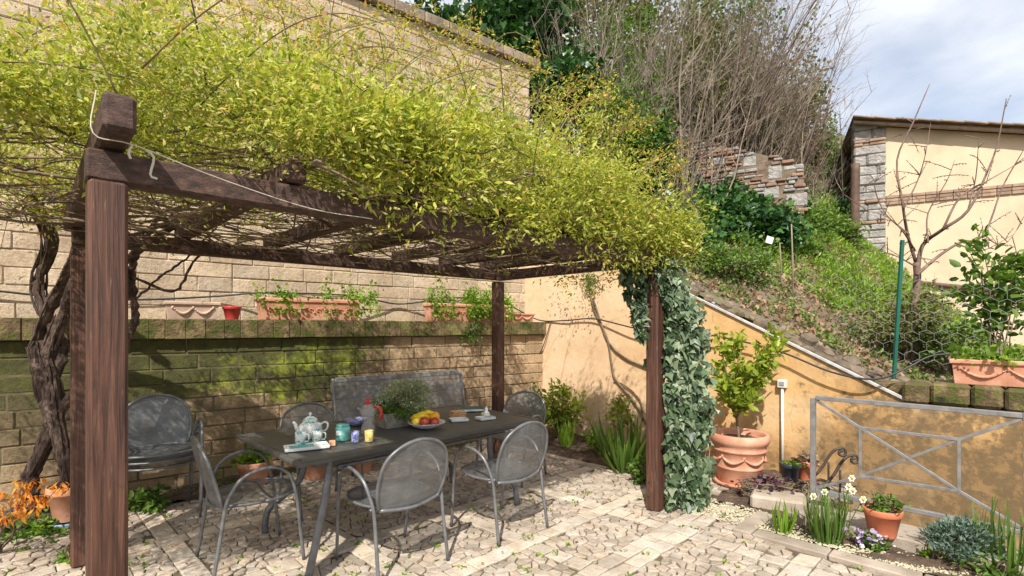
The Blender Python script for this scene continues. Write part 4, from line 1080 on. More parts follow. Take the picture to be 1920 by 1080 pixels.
# teapot
tp = item('teapot', 'white china teapot with a teal lid behind the two mugs', 'teapot', 582, 822)
m = MB(); m.lathe([(.035, 0), (.05, .006), (.075, .04), (.082, .075), (.070, .105), (.048, .120), (.046, .122)], (0, 0, 0), 28); m.build('pot_body', MT['china'], tp, True)
m = MB(); m.lathe([(.052, .118), (.053, .125), (.045, .142), (.02, .157), (.007, .16), (.008, .168), (.013, .176), (.008, .186), (.002, .188)], (0, 0, 0), 24); m.build('lid', MT['tealc'], tp, True)
m = MB(); m.tube(smoothpath([(-.065, 0, .05), (-.095, 0, .07), (-.108, 0, .10), (-.125, 0, .118)], 4), [.02-.0009*i for i in range(13)], 10); m.build('spout', MT['china'], tp, True)
m = MB(); m.tube(smoothpath([(.07, 0, .10), (.105, 0, .118), (.125, 0, .10), (.115, 0, .065), (.075, 0, .045)], 5), .0075, 8); m.build('handle', MT['china'], tp, True)
def cup(label, px, py, r, h, mat, handle=True, name='mug', dz=0):
    t = item(name, label, 'mug' if handle else 'cup', px, py); t.location.z += dz
    m = MB(); m.lathe([(r*.85, 0), (r*.95, .005), (r, h*.5), (r, h), (r*.93, h), (r*.9, h*.2), (r*.5, .012)], (0, 0, 0), 24); m.build('cup_body', MT[mat], t, True)
    if handle: m = MB(); m.tube(smoothpath([(r*.95, 0, h*.8), (r*1.6, 0, h*.75), (r*1.65, 0, h*.35), (r*.95, 0, h*.22)], 4), .005, 7); m.build('handle', MT[mat], t, True)
    return t
cup('white mug with a teal pattern on the left in front of the teapot', 563, 838, .034, .088, 'tealc', dz=.014)
cup('white mug with a faint teal pattern on the right in front of the teapot', 595, 830, .034, .088, 'tealc')
cup('small blue patterned cup between the teal jar and the carafe', 666, 829, .027, .075, 'bluec', False, 'cup')
cup('small yellow patterned cup in front of the carafe', 692, 828, .029, .078, 'yelc', False, 'cup')
t = item('teal_jar', 'squat teal ceramic jar with a white label on the table', 'jar', 643, 825)
m = MB(); m.lathe([(.045, 0), (.05, .008), (.048, .03), (.05, .036), (.05, .085), (.046, .095), (.038, .098)], (0, 0, 0), 24); m.build('jar_body', MT['teal'], t, True)
m = MB(); m.lathe([(.042, .098), (.044, .102), (.044, .112), (.0, .114)], (0, 0, 0), 24); m.build('lid', MT['teal'], t, True)
m = MB(); m.bbox((-.012, -.0495, .058), (.034, .004, .032), b=.001); m.build('label', MT['china'], t)
t = item('butter_cube', 'small pale orange cube on the table beside the tray', 'cube', 623, 836, R(20)); m = MB(); m.bbox((0, 0, .018), (.042, .036, .036), b=.004); m.build('block', MT['bread'], t)
# carafe
t = item('glass_carafe', 'ribbed clear carafe with a red knob and a red handle', 'carafe', 690, 813)
m = MB(); pr = [(.045, 0), (.052, .01), (.05, .05), (.035, .09), (.03, .10)]+[(.032+.024*math.sin(math.pi*i/9)+(.002 if i % 2 else 0), .10+.013*i) for i in range(1, 10)]+[(.02, .232)]
m.lathe(pr, (0, 0, 0), 24); m.build('vessel', MT['glass'], t, True)
m = MB(); m.lathe([(.03, .222), (.028, .232), (.01, .24), (.009, .25), (.014, .262), (.006, .27)], (0, 0, 0), 16); m.build('knob', MT['redp'], t, True)
m = MB(); m.tube(smoothpath([(.045, 0, .20), (.085, 0, .195), (.10, 0, .15), (.085, 0, .10)], 4), [.011]*13, 8); m.build('handle', MT['redp'], t, True)
m = MB(); m.tube(smoothpath([(-.045, 0, .17), (-.065, 0, .185), (-.078, 0, .19)], 3), [.012, .011, .010, .009, .008, .008, .007], 8); m.build('spout', MT['glass'], t, True)
t = item('blue_bowl', 'dark blue patterned bowl behind the carafe', 'bowl', 668, 797); m = MB(); m.lathe([(.04, 0), (.06, .01), (.095, .05), (.092, .052), (.055, .015)], (0, 0, 0), 24); m.build('bowl_body', MT['bluec'], t, True)
# herb trough
t = thing('stone_trough', 'grey stone trough with a bushy grey green herb on the table', 'planter', on(752, 797), R(40))
m = MB(); m.add([(-.17, -.08, 0), (.17, -.08, 0), (.17, .08, 0), (-.17, .08, 0), (-.20, -.10, .12), (.20, -.10, .12), (.20, .10, .12), (-.20, .10, .12), (-.18, -.085, .12), (.18, -.085, .12), (.18, .085, .12), (-.18, .085, .12), (-.17, -.08, .09), (.17, -.08, .09), (.17, .08, .09), (-.17, .08, .09)],
      [(3, 2, 1, 0)]+[(a+j, a+(j+1) % 4, a+4+(j+1) % 4, a+4+j) for a in (0, 4, 8) for j in range(4)]+[(12, 13, 14, 15)]); m.build('trough_body', MT['zinc'], t)
h_ = thing('herb_bush', 'bushy grey green herb filling the stone trough on the table', 'plant', on(752, 797)+Vector((.02, 0, .10)))
foliage('foliage', h_, (.03, 0, .13), (.235, .2, .125), 6500, .02, MT['l_grey'], 'needle', k=42, sp=.16, wid=2.0, out=.8)
foliage('trailing_leaves', h_, (-.08, -.06, .0), (.23, .12, .09), 1300, .018, MT['l_mid'], 'leaf', k=22, sp=.2, wid=1.6)
stems('stem', h_, (0, 0, 0), [(random.uniform(-.2, .24), random.uniform(-.15, .15), random.uniform(.15, .27)) for _ in range(30)], .004, .0015, MT['cane'], .02)
# fruit bowl
bp = on(800, 803); t = thing('fruit_bowl', 'shallow white speckled bowl holding bananas, oranges and apples', 'bowl', bp)
m = MB(); m.lathe([(.05, 0), (.06, .004), (.11, .022), (.145, .048), (.148, .052), (.143, .053), (.105, .03), (.05, .012)], (0, 0, 0), 36); m.build('bowl_body', MT['bowlc'], t, True)
for i, (dx, dy, dz, r, mt, lb, nm) in enumerate(((-.005, -.055, .062, .041, 'apple', 'dark red apple at the front of the fruit bowl', 'apple'), (.07, -.04, .058, .037, 'apple', 'smaller red apple at the right of the fruit bowl', 'apple'),
        (.055, .045, .085, .043, 'orange', 'orange at the back right of the fruit bowl', 'orange'), (.0, .07, .07, .042, 'orange', 'orange at the back of the fruit bowl under the bananas', 'orange'), (-.075, -.03, .062, .038, 'banana', 'yellow lemon at the front left of the fruit bowl', 'lemon'))):
    o = thing(nm, lb, 'fruit', bp+Vector((dx, dy, dz)), group='fruit in the bowl')
    m = MB(); m.ball((0, 0, 0), r, 18, 12, (1, 1, .92)); m.build('flesh', MT[mt], o, True)
    m = MB(); m.tube([(0, 0, r*.8), (.004, 0, r*1.05)], .002, 5); m.build('stalk', MT['stem'], o)
for i, (dx, dy, dz, rz) in enumerate(((-.05, .02, .105, .2), (-.04, -.005, .098, .5), (.0, .035, .12, .05))):
    o = thing('banana', ('banana lying at the left of the fruit bowl', 'banana leaning towards the front of the fruit bowl', 'banana lying on top of the oranges')[i], 'fruit', bp+Vector((dx, dy, dz)), rz, 'fruit in the bowl')
    m = MB(); q = [(-.08+.016*j, -.0, -.032*((j-5)/5)**2) for j in range(11)]; m.tube(q, [.005, .010, .015, .0175, .0185, .019, .0185, .0175, .015, .010, .005], 8); m.build('skin', MT['banana'], o, True)
# plates
for (px, py, lb, rz) in ((860, 789, 'white plate of toast slices in front of the dark book', .35), (910, 786, 'white plate with a small white figurine near the right end of the table', .6)):
    t = item('small_plate', lb, 'plate', px, py, rz); m = MB(); m.bbox((0, 0, .006), (.15, .11, .010), b=.004)
    for s in (-1, 1): m.bbox((0, s*.053, .014), (.15, .006, .016), b=.002); m.bbox((s*.073, 0, .014), (.006, .10, .016), b=.002)
    m.build('dish', MT['china'], t)
m0 = on(857, 784)
for i in range(3):
    o = thing('toast', ('lowest slice of toast on the white plate', 'middle slice of toast on the white plate', 'topmost slice of toast on the white plate')[i], 'bread', m0+Vector((.005*i, .01, .014+.017*i)), .35+.1*i, 'toast slices')
    m = MB(); m.bbox((0, 0, .008), (.13, .09, .014), b=.004); m.build('slice', MT['bread'], o)
t = item('figurine', 'small white china figurine shaped like a seated bird on its plate', 'figurine', 912, 783); t.location.z += .014
m = MB(); m.lathe([(.03, 0), (.034, .01), (.030, .025), (.018, .042), (.013, .05), (.016, .06), (.010, .072), (.003, .085)], (0, 0, 0), 16); m.build('bird_body', MT['china'], t, True)
m = MB(); m.ball((-.03, 0, .018), .018, 10, 7); m.build('ornament', MT['yelc'], t, True)
t = item('book', 'closed dark teal book lying near the back of the table', 'book', 883, 770, R(12)); m = MB(); m.bbox((0, 0, .004), (.24, .17, .005), b=.001); m.bbox((0, 0, .028), (.24, .17, .005), b=.001); m.bbox((0, .083, .016), (.24, .005, .019), b=.001); m.build('cover', MT['book'], t)
m = MB(); m.bbox((0, -.003, .016), (.232, .158, .018), b=.001); m.build('pages', MT['whitep'], t)

# ================================================================== CLIMBING ROSE ON THE PERGOLA
rb = G(88, 968); rose = thing('climbing_rose', 'huge yellow green climbing rose with a twisted trunk spreading over the whole pergola', 'climbing plant', rb)
def RL(p): return p-rb
trunks = [
 ([(70, 975, 4.15), (58, 890, 4.1), (98, 800, 4.1), (84, 735, 4.12), (66, 650, 4.1), (98, 570, 4.05), (128, 515, 3.95), (150, 460, 3.8), (180, 395, 3.6)], .050, .034),
 ([(108, 970, 4.1), (124, 890, 4.08), (104, 800, 4.05), (92, 735, 4.08), (114, 655, 4.1), (86, 590, 4.1), (72, 530, 4.1), (95, 450, 3.95), (60, 380, 3.7)], .048, .032),
 ([(40, 965, 4.2), (66, 880, 4.15), (94, 800, 4.12), (108, 740, 4.08), (90, 670, 4.05), (118, 590, 4.0), (140, 520, 3.9)], .045, .032),
 ([(138, 970, 4.05), (122, 860, 4.0), (110, 790, 4.0), (100, 720, 4.02), (80, 640, 4.06)], .042, .032),
 ([(100, 790, 4.02), (140, 735, 4.0), (180, 680, 4.0), (235, 640, 4.05), (254, 590, 4.1), (246, 520, 4.1), (262, 470, 4.0), (330, 420, 3.8)], .036, .022),
 ([(246, 560, 4.1), (232, 500, 4.0), (270, 455, 3.9), (300, 400, 3.7)], .028, .018), ([(128, 515, 3.95), (200, 470, 3.9), (280, 430, 3.7), (380, 400, 3.6)], .024, .014),
 ([(100, 800, 4.05), (160, 760, 3.95), (190, 730, 3.9), (210, 600, 3.9), (225, 480, 3.8)], .022, .016),
 ([(250, 520, 4.05), (330, 545, 4.1), (380, 475, 4.0), (520, 440, 4.1)], .012, .006), ([(255, 560, 4.1), (300, 520, 4.1), (355, 480, 4.0), (410, 420, 3.9)], .011, .006),
]
m = MB()
for q, r0, r1 in trunks:
    p = smoothpath([RL(W(*a)) for a in q], 8); n = len(p)
    p = [a+Vector((random.gauss(0, .006), random.gauss(0, .006), 0)) for a in p]
    m.tube(p, [lerp(r0, r1, i/(n-1))*random.uniform(.8, 1.22) for i in range(n)], 9)
for i in range(40):                                                  # peeling strands hugging the trunks
    q, r0, r1 = random.choice(trunks[:4]); a = random.randrange(len(q)-3); p = smoothpath([RL(W(*b)) for b in q[a:a+4]], 4)
    o = Vector((random.gauss(0, 1), random.gauss(0, 1), 0)).normalized()*r0*.95
    m.tube([b+o+Vector((random.gauss(0, .004), random.gauss(0, .004), 0)) for b in p], [random.uniform(.005, .014) for _ in p], 5)
m.build('trunk', MT['bark'], rose)
def P2(s, d, z): return RL(PW(s, d, z))
def mound(s, d):
    h = .66+.19*max(0, s) if s < 2.6 else 1.15
    if s < 0: h = .42+.18*s
    h *= max(0.0, min(1.0, (4.15-s)/.95))**.6
    h *= max(.25, min(1.0, .35+.65*(d+.25)/.7)); h *= 1.0 if d < 2.0 else max(.4, 1-(d-2.0)*1.0)
    h *= .86+.22*math.sin(s*3.1+d*2.0)*math.cos(d*3.7-s*1.3)+.1*math.sin(s*7.7+d*5)
    return max(.06, h)
m = MB()
for i in range(600):                                                 # bare stems lying on the rafters
    s_ = random.uniform(-.6, 3.9) if i > 60 else random.uniform(.6, 3.9); d_ = random.uniform(-.1, 2.25) if s_ > .5 else random.uniform(.5, 2.25); z = random.uniform(2.15, 2.32+.35*mound(s_, d_))
    a = random.gauss(0, .55)+(0 if random.random() < .7 else 1.5); l = random.uniform(.5, 1.5); q = []
    for j in range(6):
        q.append(P2(s_, d_, z)); a += random.gauss(0, .35); s_ += math.cos(a)*l/5; d_ += math.sin(a)*l/5; z += random.gauss(0, .045)
        d_ = max(-.14, min(2.3, d_)); z = max(2.09, min(2.7, z)); s_ = min(4.05, s_)
    r = random.choice((.0025, .003, .004, .004, .005, .007, .010)); m.tube(smoothpath(q, 2), [r*(1-.04*j) for j in range(11)], 4)
m.build('tangled_stems', MT['stem'], rose, True)
LP = []; LD = []; LS = []
canes = MB()
def leafy(path, dens, spread, size):
    n = len(path)
    for i in range(n-1):
        seg = path[i+1]-path[i]; k = dens*seg.length; k = int(k)+(random.random() < k-int(k))
        for _ in range(k):
            LP.append(path[i]+seg*random.random()+Vector((random.gauss(0, spread), random.gauss(0, spread), random.gauss(0, spread)))); LD.append(seg.normalized()*.5+Vector((random.gauss(0, .6), random.gauss(0, .6), random.gauss(.05, .5)))); LS.append(size*random.uniform(.5, 1.15))
for i in range(110):                                                 # long arching canes through the mass
    s_ = random.uniform(-1.3, 3.8); d_ = random.uniform(-.1, 2.4); h = mound(s_, d_); z = 2.25+h*random.uniform(.1, .7)
    a = random.uniform(-2.6, .9); l = random.uniform(.5, 1.1); q = []
    top = 2.28+h*random.uniform(.8, 1.35)
    for j in range(6):
        f = j/5; q.append(P2(s_+math.cos(a)*l*f, d_+math.sin(a)*l*f*.7, z+(top-z)*math.sin(f*2.2)))
    p = smoothpath(q, 2); canes.tube(p, [.0045*(1-.06*j) for j in range(len(p))], 4); leafy(p, 26, .03, .04)
# tall sprays rising above the mass against the wall
sprays = [((60, 330), (95, 160), (150, 20), (240, -60)), ((330, 200), (300, 90), (340, 10), (400, -30)), ((420, 160), (470, 60), (500, 0), (520, -50)), ((620, 190), (590, 90), (560, 40), (500, 5)),
  ((740, 220), (640, 120), (600, 60), (590, -30)), ((870, 260), (880, 170), (878, 80), (885, 20)), ((700, 190), (790, 100), (880, 80), (960, 120)), ((560, 140), (680, 90), (800, 105), (930, 180)),
  ((250, 160), (380, 90), (500, 70), (640, 110)), ((820, 230), (760, 160), (700, 110), (640, 60)), ((520, 110), (620, 60), (760, 40), (860, 90)), ((940, 240), (970, 160), (1000, 140), (1010, 110)),
  ((1040, 260), (1080, 200), (1130, 180), (1160, 190)), ((1120, 290), (1160, 240), (1190, 230), (1230, 240)), ((1000, 260), (1040, 200), (1075, 170), (1100, 165)), ((0, 160), (40, 80), (120, 40), (200, 30)),
  ((640, 200), (700, 130), (745, 90), (740, 30)), ((180, 110), (200, 60), (260, 20), (330, 0)), ((420, 130), (400, 70), (440, 30), (520, 30)), ((760, 200), (850, 140), (930, 150), (985, 200)), ((1180, 330), (1240, 300), (1275, 330), (1290, 370)),
  ((90, 200), (85, 330), (78, 450), (70, 590)), ((30, 280), (60, 350), (20, 400), (0, 470)), ((150, 260), (110, 330), (60, 350), (10, 420))]
for k_, q in enumerate(sprays):
    x0 = q[0][0]; Yb = 2.5+1.3*max(0, min(1, x0/1000))+random.uniform(-.1, .3)
    if k_ >= 21: Yb = 3.0
    for rep in range(2 if k_ < 21 else 1):
        jj = lambda: random.uniform(-16, 16)*rep
        p = smoothpath([RL(W(a+jj(), b+jj(), Yb+.12*i+rep*.25)) for i, (a, b) in enumerate(q)], 5)
        canes.tube(p, [.0042*(1-.045*j) for j in range(len(p))], 4); leafy(p, (150 if q[0][0] < 450 else 95) if k_ < 21 else 9, .05, .037)
        for _ in range(5):
            j = random.randrange(3, len(p)-2); e = p[j]+Vector((random.gauss(0, .15), random.gauss(0, .12), random.uniform(0, .16))); sp_ = smoothpath([p[j], (p[j]+e)/2+Vector((0, 0, .03)), e], 3)
            canes.tube(sp_, .002, 3); leafy(sp_, 95, .025, .03)
canes.build('canes', MT['cane'], rose, True)
nT = len(LP)
cl = []
for i in range(3100):
    s_ = random.uniform(-1.75, 4.12) if i < 1700 else random.uniform(-1.8, 1.6); d_ = random.uniform(-.2, 2.6); h = mound(s_, d_); t_z = random.random()**.5
    if s_ > 4.0 and d_ > 1.5: continue
    if math.sin(s_*3.4+d_*1.5+1)*math.sin(d_*4.3-s_*1.7) < -.08 and d_ > .4: continue
    if d_ > 1.15 and (random.random() < .45 or math.sin(s_*5.2+1.1)*math.sin(d_*6.1+s_*1.3) < .12): continue
    z = 2.24+h*t_z
    if d_ < .12 and s_ < .45 and z < 2.6: continue
    if s_ < -.2 and d_ < .9 and z < 2.35: continue
    cl.append((s_, d_, z, random.choice((.05, .07, .09, .12)), random.randint(35, 120)))
for i in range(430):                                                 # clumps hanging over the front beam
    s_ = .62+3.45*random.random()**.8; cl.append((s_, random.uniform(-.16, .02), random.uniform(2.02, 2.36) if random.random() < .08+.09*s_ else random.uniform(2.16, 2.5), .05, random.randint(16, 46)))
for i in range(330): cl.append((random.uniform(-1.7, .7), random.uniform(.35, 2.4), random.uniform(2.34, 2.85), random.choice((.06, .09)), random.randint(45, 90)))
for i in range(26): cl.append((random.uniform(3.7, 4.2), random.uniform(-.2, 1.3), random.uniform(1.95, 2.25), .07, 45))
for i in range(20): s_ = random.uniform(.3, 3.6); cl.append((s_, random.uniform(.3, 2.), random.uniform(2.05, 2.2), .05, 12))
for s_, d_, z, sg, n in cl:
    c_ = P2(s_, d_, z); pts_ = rng.normal(size=(n, 3))*np.array([sg, sg, sg*.7]); sz = .050 if s_ > .8 else .038
    for p in pts_: LP.append(c_+Vector(p)); LD.append(Vector(p)*6+Vector((random.gauss(0, .5), random.gauss(0, .5), random.gauss(.1, .45)))); LS.append(sz*random.uniform(.4, 1.25))
nL = len(LP)
scatter('foliage', 'kite', np.array([tuple(p) for p in LP]), np.array([tuple(p) for p in LD]), rdir(nL, .9)+np.array([0, -.25, 0]), np.array(LS), MT['l_rose'], rose, wid=.85)
tipm = [i for i in range(nT)]
scatter('new_growth', 'kite', np.array([tuple(LP[i]+Vector((random.gauss(0, .02), 0, .01))) for i in tipm if i % 3 == 0]), np.array([tuple(LD[i]) for i in tipm if i % 3 == 0]), rdir(len([1 for i in tipm if i % 3 == 0]), .8), .036, MT['l_tip'], rose, wid=.9)
nb_ = 9000; ii = rng.integers(0, nL, nb_); BPp = np.array([tuple(LP[i]) for i in ii])+rng.normal(size=(nb_, 3))*.02+np.array([0, 0, .02])
scatter('buds', 'kite', BPp, rdir(nb_, 1), rdir(nb_), .013, MT['l_bud'], rose, wid=2.2)

# ================================================================== IVY ON THE FRONT RIGHT POST
pb_ = PW(PL, 0, 0); ivy = thing('ivy', 'variegated dark green ivy hanging as a thick curtain down the right front post', 'climbing plant', pb_+Vector((.12, 0, 0)))
io = Vector(ivy.location)
n = 3600; z = rng.random(n)*2.1+.03; tz = z/2.1
wd_ = np.interp(z, [0, .25, .6, 1.2, 1.7, 2.0, 2.2], [.13, .17, .20, .215, .17, .20, .22]); cx = np.interp(z, [0, .5, 1.1, 1.7, 2.0, 2.2], [.27, .28, .27, .20, .06, .02])
cx = cx+.03*np.sin(z*9)+.02*np.sin(z*23); x = cx+np.clip(rng.normal(size=n)*.48, -1.25, 1.25)*wd_; th = (rng.random(n)*2-1)*np.pi*.5
P = np.stack([x, -np.cos((x-cx)/wd_*1.4)*.15*rng.random(n)+.05, z], 1)+np.array([pb_.x-io.x, 0, 0])
n2 = 330; z2 = 1.45+rng.random(n2)*.62; w2 = np.interp(z2, [1.45, 1.7, 2.1], [.05, .13, .22]); P2_ = np.stack([-.10-rng.random(n2)*w2+pb_.x-io.x, -.08*rng.random(n2)-.02, z2], 1)
n3 = 320; z3 = rng.random(n3)*2.0+.05; P3_ = np.stack([.08+rng.random(n3)*.06+pb_.x-io.x, -.06-.05*rng.random(n3), z3], 1)
Pp = np.concatenate([P, P2_, P3_]); nn = len(Pp)
D = np.stack([rng.normal(size=nn)*.7, -.4+rng.normal(size=nn)*.4, -1+rng.normal(size=nn)*.6], 1); N = np.stack([rng.normal(size=nn)*.7, -1+rng.normal(size=nn)*.4, .5+rng.normal(size=nn)*.6], 1)
scatter('foliage', 'ivy', Pp, D, N, .068*(.35+.95*rng.random(nn)), MT['l_ivy'], ivy)
m = MB()
for i in range(26):
    x0 = random.uniform(-.02, .45); m.tube(smoothpath([(x0*.3-.1, .02, 2.1), (x0*.8-.08+random.uniform(-.03, .03), .03, 1.5), (x0+random.uniform(-.03, .03)-.05, .03, .9), (x0*.9+random.uniform(-.03, .03), .04, .05)], 3), .005, 4)
m.build('stem', MT['stem'], ivy, True)

# ================================================================== HOSES AND WALL VINE
def tw(px, py, y): x = wx(px, y); p = WL(x, y); return Vector((p.x, p.y, H-(py-Y0)*p.y/F))
def owp(px, py, off=.03): r = (px-960)/960; Y = (8.26-off*S2)/(1+r); return Vector((r*Y, Y, H-(py-Y0)*Y/F))
h0 = tw(0, 545, .30); hs = tag(thing('garden_hose', 'long black hose sagging along both walls above the ledge and across to the right trough', 'hose', h0))
q = [tw(-60, 540, .32), tw(0, 546, .32), tw(120, 558, .33), tw(260, 562, .33), tw(400, 556, .33), tw(480, 549, .2), tw(520, 549, .16), tw(640, 553, .17), tw(700, 562, .25), tw(745, 570, .33), tw(790, 566, .25), tw(815, 559, .16), tw(900, 560, .16), tw(955, 573, .2)]
q += [owp(1010, 600, .05), owp(1060, 601, .04), owp(1115, 598, .05), owp(1200, 617, .12), owp(1290, 622, .12), owp(1390, 640, .10), owp(1470, 662, .10), owp(1560, 698, .12), owp(1640, 711, .12), owp(1700, 690, .02), owp(1745, 672, -.1)+Vector((0, 0, .02)), owp(1800, 664, -.15), owp(1880, 668, -.15)]
m = MB(); m.tube([a-h0 for a in smoothpath(q, 5)], .0095, 7); m.build('tube', MT['hose'], hs, True)
h1 = owp(1033, 600, .03); hs2 = thing('cable', 'thin black cable looping down the corner from the hose to the garden bed', 'cable', h1)
m = MB(); m.tube([a-h1 for a in smoothpath([owp(1033, 602, .03), owp(1018, 650, .05), owp(1000, 685, .08), owp(990, 715, .1), owp(988, 770, .12)], 5)], .007, 6); m.build('tube', MT['hose'], hs2, True)
v0_ = owp(1210, 850, .03); vn = thing('wall_vine', 'bare brown vine stems climbing the pale end of the ochre wall', 'climbing plant', v0_)
m = MB()
for pts_, r in (([(1215, 800), (1190, 755), (1155, 712), (1148, 690), (1140, 640), (1128, 610), (1112, 575), (1105, 535), (1100, 515)], .014), ([(1215, 690), (1170, 670), (1140, 640), (1125, 600), (1112, 560)], .013),
                ([(1150, 713), (1175, 725), (1200, 752), (1205, 790)], .009), ([(1208, 860), (1190, 800), (1160, 740)], .012)):
    p = [a-v0_ for a in smoothpath([owp(a, b, .025) for a, b in pts_], 5)]; m.tube(p, [r*random.uniform(.85, 1.1) for _ in p], 7)
m.build('stem', MT['stem'], vn, True)
n = 300; P = np.array([tuple(owp(1106+rng.normal()*9, 512+abs(rng.normal())*24, .05)-v0_) for _ in range(n)]); scatter('foliage', 'leaf', P, rdir(n), rdir(n), .03, MT['l_mid'], vn)
for (a, b) in ((1075, 545), (1105, 545), (1060, 530), (1040, 520)):
    P = np.array([tuple(owp(a+rng.normal()*10, b+rng.normal()*14, .3)-v0_) for _ in range(26)]); 
    LPx = P; scatter('foliage', 'leaf', P, rdir(26), rdir(26), .035, MT['l_rose'], vn)

# ================================================================== BEDS AT THE FOOT OF THE WALLS
BG = 'plants in the garden beds'
plant('rose_bush', 'leafy upright bush at the corner of the two walls behind the right chairs', 'plant', G(1050, 826), (.26, .2, .26), 620, .075, 'l_lemon', nst=12, sr=.008, zoff=.5, k=12, sp=.32, group=BG)
plant('rose_bush', 'thin darker bush between the corner and the back post', 'plant', G(1010, 815), (.16, .16, .34), 330, .055, 'l_mid', nst=9, sr=.008, zoff=.42, k=12, sp=.3, group=BG)
blades('strap_leaf_plant', 'broad clump of arching strap leaves against the ochre wall left of the ivy post', 'plant', G(1172, 884), 95, .62, .14, 'l_mid', .62, BG, .75)
blades('grass_clump', 'small upright clump of bright leaves in front of the corner bush', 'plant', G(1062, 838), 40, .38, .07, 'l_bright', .7, BG, .35)
plant('low_herb', 'low bright green herb left of the strap leaf clump', 'plant', G(1118, 852), (.18, .14, .13), 420, .05, 'l_bright', nst=6, group=BG)
plant('low_herb', 'leggy bright green herb behind the strap leaf clump', 'plant', G(1160, 838), (.16, .12, .22), 230, .055, 'l_lemon', nst=7, zoff=.38, group=BG)
plant('low_herb', 'low herb with orange flowers at the foot of the post', 'plant', G(1205, 905), (.12, .1, .12), 260, .05, 'l_mid', nst=6, group=BG)
plant('low_herb', 'tiny bright weed growing at the foot of the ivy post', 'plant', G(1256, 950), (.05, .04, .03), 60, .04, 'l_bright', nst=3, group=BG)
d1 = blades('daffodil_clump', 'tall clump of daffodils with white flowers in front of the railing', 'plant', G(1550, 1018), 130, .40, .10, 'l_mid', .22, BG, .30)
def daffs(t, L_):
    m = MB(); fw = MB(); ce = MB(); o = Vector(t.location)
    for px, py, Y in L_:
        p = W(px, py, Y)-o; m.tube(smoothpath([(p.x*.35, p.y*.35, 0), (p.x*.7, p.y*.7, p.z*.55), p], 3), .003, 5)
        P = np.array([tuple(p)]*6); a = np.arange(6)*math.pi/3; D = np.stack([np.cos(a), -.35+0*a, np.sin(a)], 1); N = np.tile([0, -1, .2], (6, 1))
        scatter('petals', 'leaf', P, D, N, .029, MT['petalw'], t, wid=1.3)
        ce.lathe([(.006, 0), (.012, .018), (.010, .018)], p+Vector((0, -.012, -.006)), 8)
    m.build('flower_stalk', MT['l_mid'], t, True); ce.build('trumpet', MT['petaly'], t, True)
daffs(d1, [(1596, 896, 3.75), (1590, 912, 3.7), (1598, 920, 3.72), (1617, 936, 3.6), (1524, 930, 3.7), (1545, 922, 3.75)])
blades('daffodil_clump', 'short clump of broad green leaves without flowers beside the iron stand', 'plant', G(1465, 1000), 30, .24, .06, 'l_bright', .8, BG, .4)
t = plant('pansy', 'low pansy with small white and purple flowers in front of the pot on the kerb', 'plant', G(1636, 1032), (.10, .08, .05), 240, .04, 'l_mid', nst=5, group=BG)
foliage('flowers', t, (0, 0, .10), (.09, .07, .03), 75, .028, MT['petalp'], 'leaf', k=14, sp=.4, wid=1.8)
plant('lavender_bush', 'rounded blue green lavender bush growing under the railing', 'plant', G(1806, 1058), (.21, .17, .11), 4400, .030, 'l_blue', 'needle', nst=30, sr=.004, k=36, sp=.2, wid=2.4, zoff=.15, zb=.7, group=BG)
blades('iris_clump', 'tall green sword leaves at the lower right corner below the railing post', 'plant', G(1893, 1078), 44, .46, .10, 'l_mid', .36, BG, .35)
plant('low_herb', 'small bright green seedling in the soil below the lavender bush', 'plant', G(1755, 1056), (.06, .05, .035), 70, .045, 'l_bright', nst=4, group=BG)
plant('low_herb', 'weedy dark green plant at the bottom right corner', 'plant', G(1880, 1085), (.16, .08, .06), 260, .04, 'l_mid', nst=4, group=BG)
plant('bare_sapling', 'short leafless twig standing between the two daffodil clumps', 'plant', G(1512, 1002), (.01, .01, .1), 4, .02, 'l_dry', nst=2, sr=.008, zoff=.36, group=BG)
plant('low_herb', 'dark green weed at the foot of the wall behind the left posts', 'plant', G(258, 965)+Vector((0, .1, 0)), (.13, .1, .07), 300, .06, 'l_mid', nst=5, group=BG)
plant('low_herb', 'bright green weed beside the empty pot on the blue saucer', 'plant', G(84, 998), (.07, .07, .04), 200, .035, 'l_bright', nst=5, group=BG)
plant('low_herb', 'leafy weed sprouting from the paving beside the left post', 'plant', G(132, 1052), (.07, .05, .03), 120, .032, 'l_bright', nst=4, group=BG)
plant('creeping_ivy', 'dark green creeping ivy along the foot of the wall at the far left', 'plant', G(30, 1000), (.42, .2, .05), 480, .04, 'l_mid', 'ivy', nst=8, k=20, group=BG)
mp = thing('maple_branch', 'small orange leaved maple with drooping leaves at the lower left corner', 'plant', G(20, 1040)+Vector((-.02, 0, 0))); mo_ = Vector(mp.location)
tips = [W(a, b, c)-mo_ for a, b, c in ((-10, 930, 3.4), (40, 925, 3.4), (70, 935, 3.45), (12, 965, 3.3), (55, 955, 3.35), (112, 912, 3.6), (-30, 960, 3.3), (30, 945, 3.5), (52, 905, 3.6))]
stems('stem', mp, (-.1, 0, 0), tips, .007, .002, MT['twigr'], .03)
P = []; D = []
for p in tips:
    for _ in range(34):
        a = random.gauss(0, .9); P.append(tuple(p+Vector((random.gauss(0, .035), random.gauss(0, .045), random.gauss(0, .018))))); D.append((math.sin(a), random.gauss(-.2, .4), -.75+random.gauss(0, .35)))
scatter('foliage', 'needle', np.array(P), np.array(D), rdir(len(P), .6), .06*(.6+.6*rng.random(len(P))), MT['l_maple'], mp, wid=1.5)
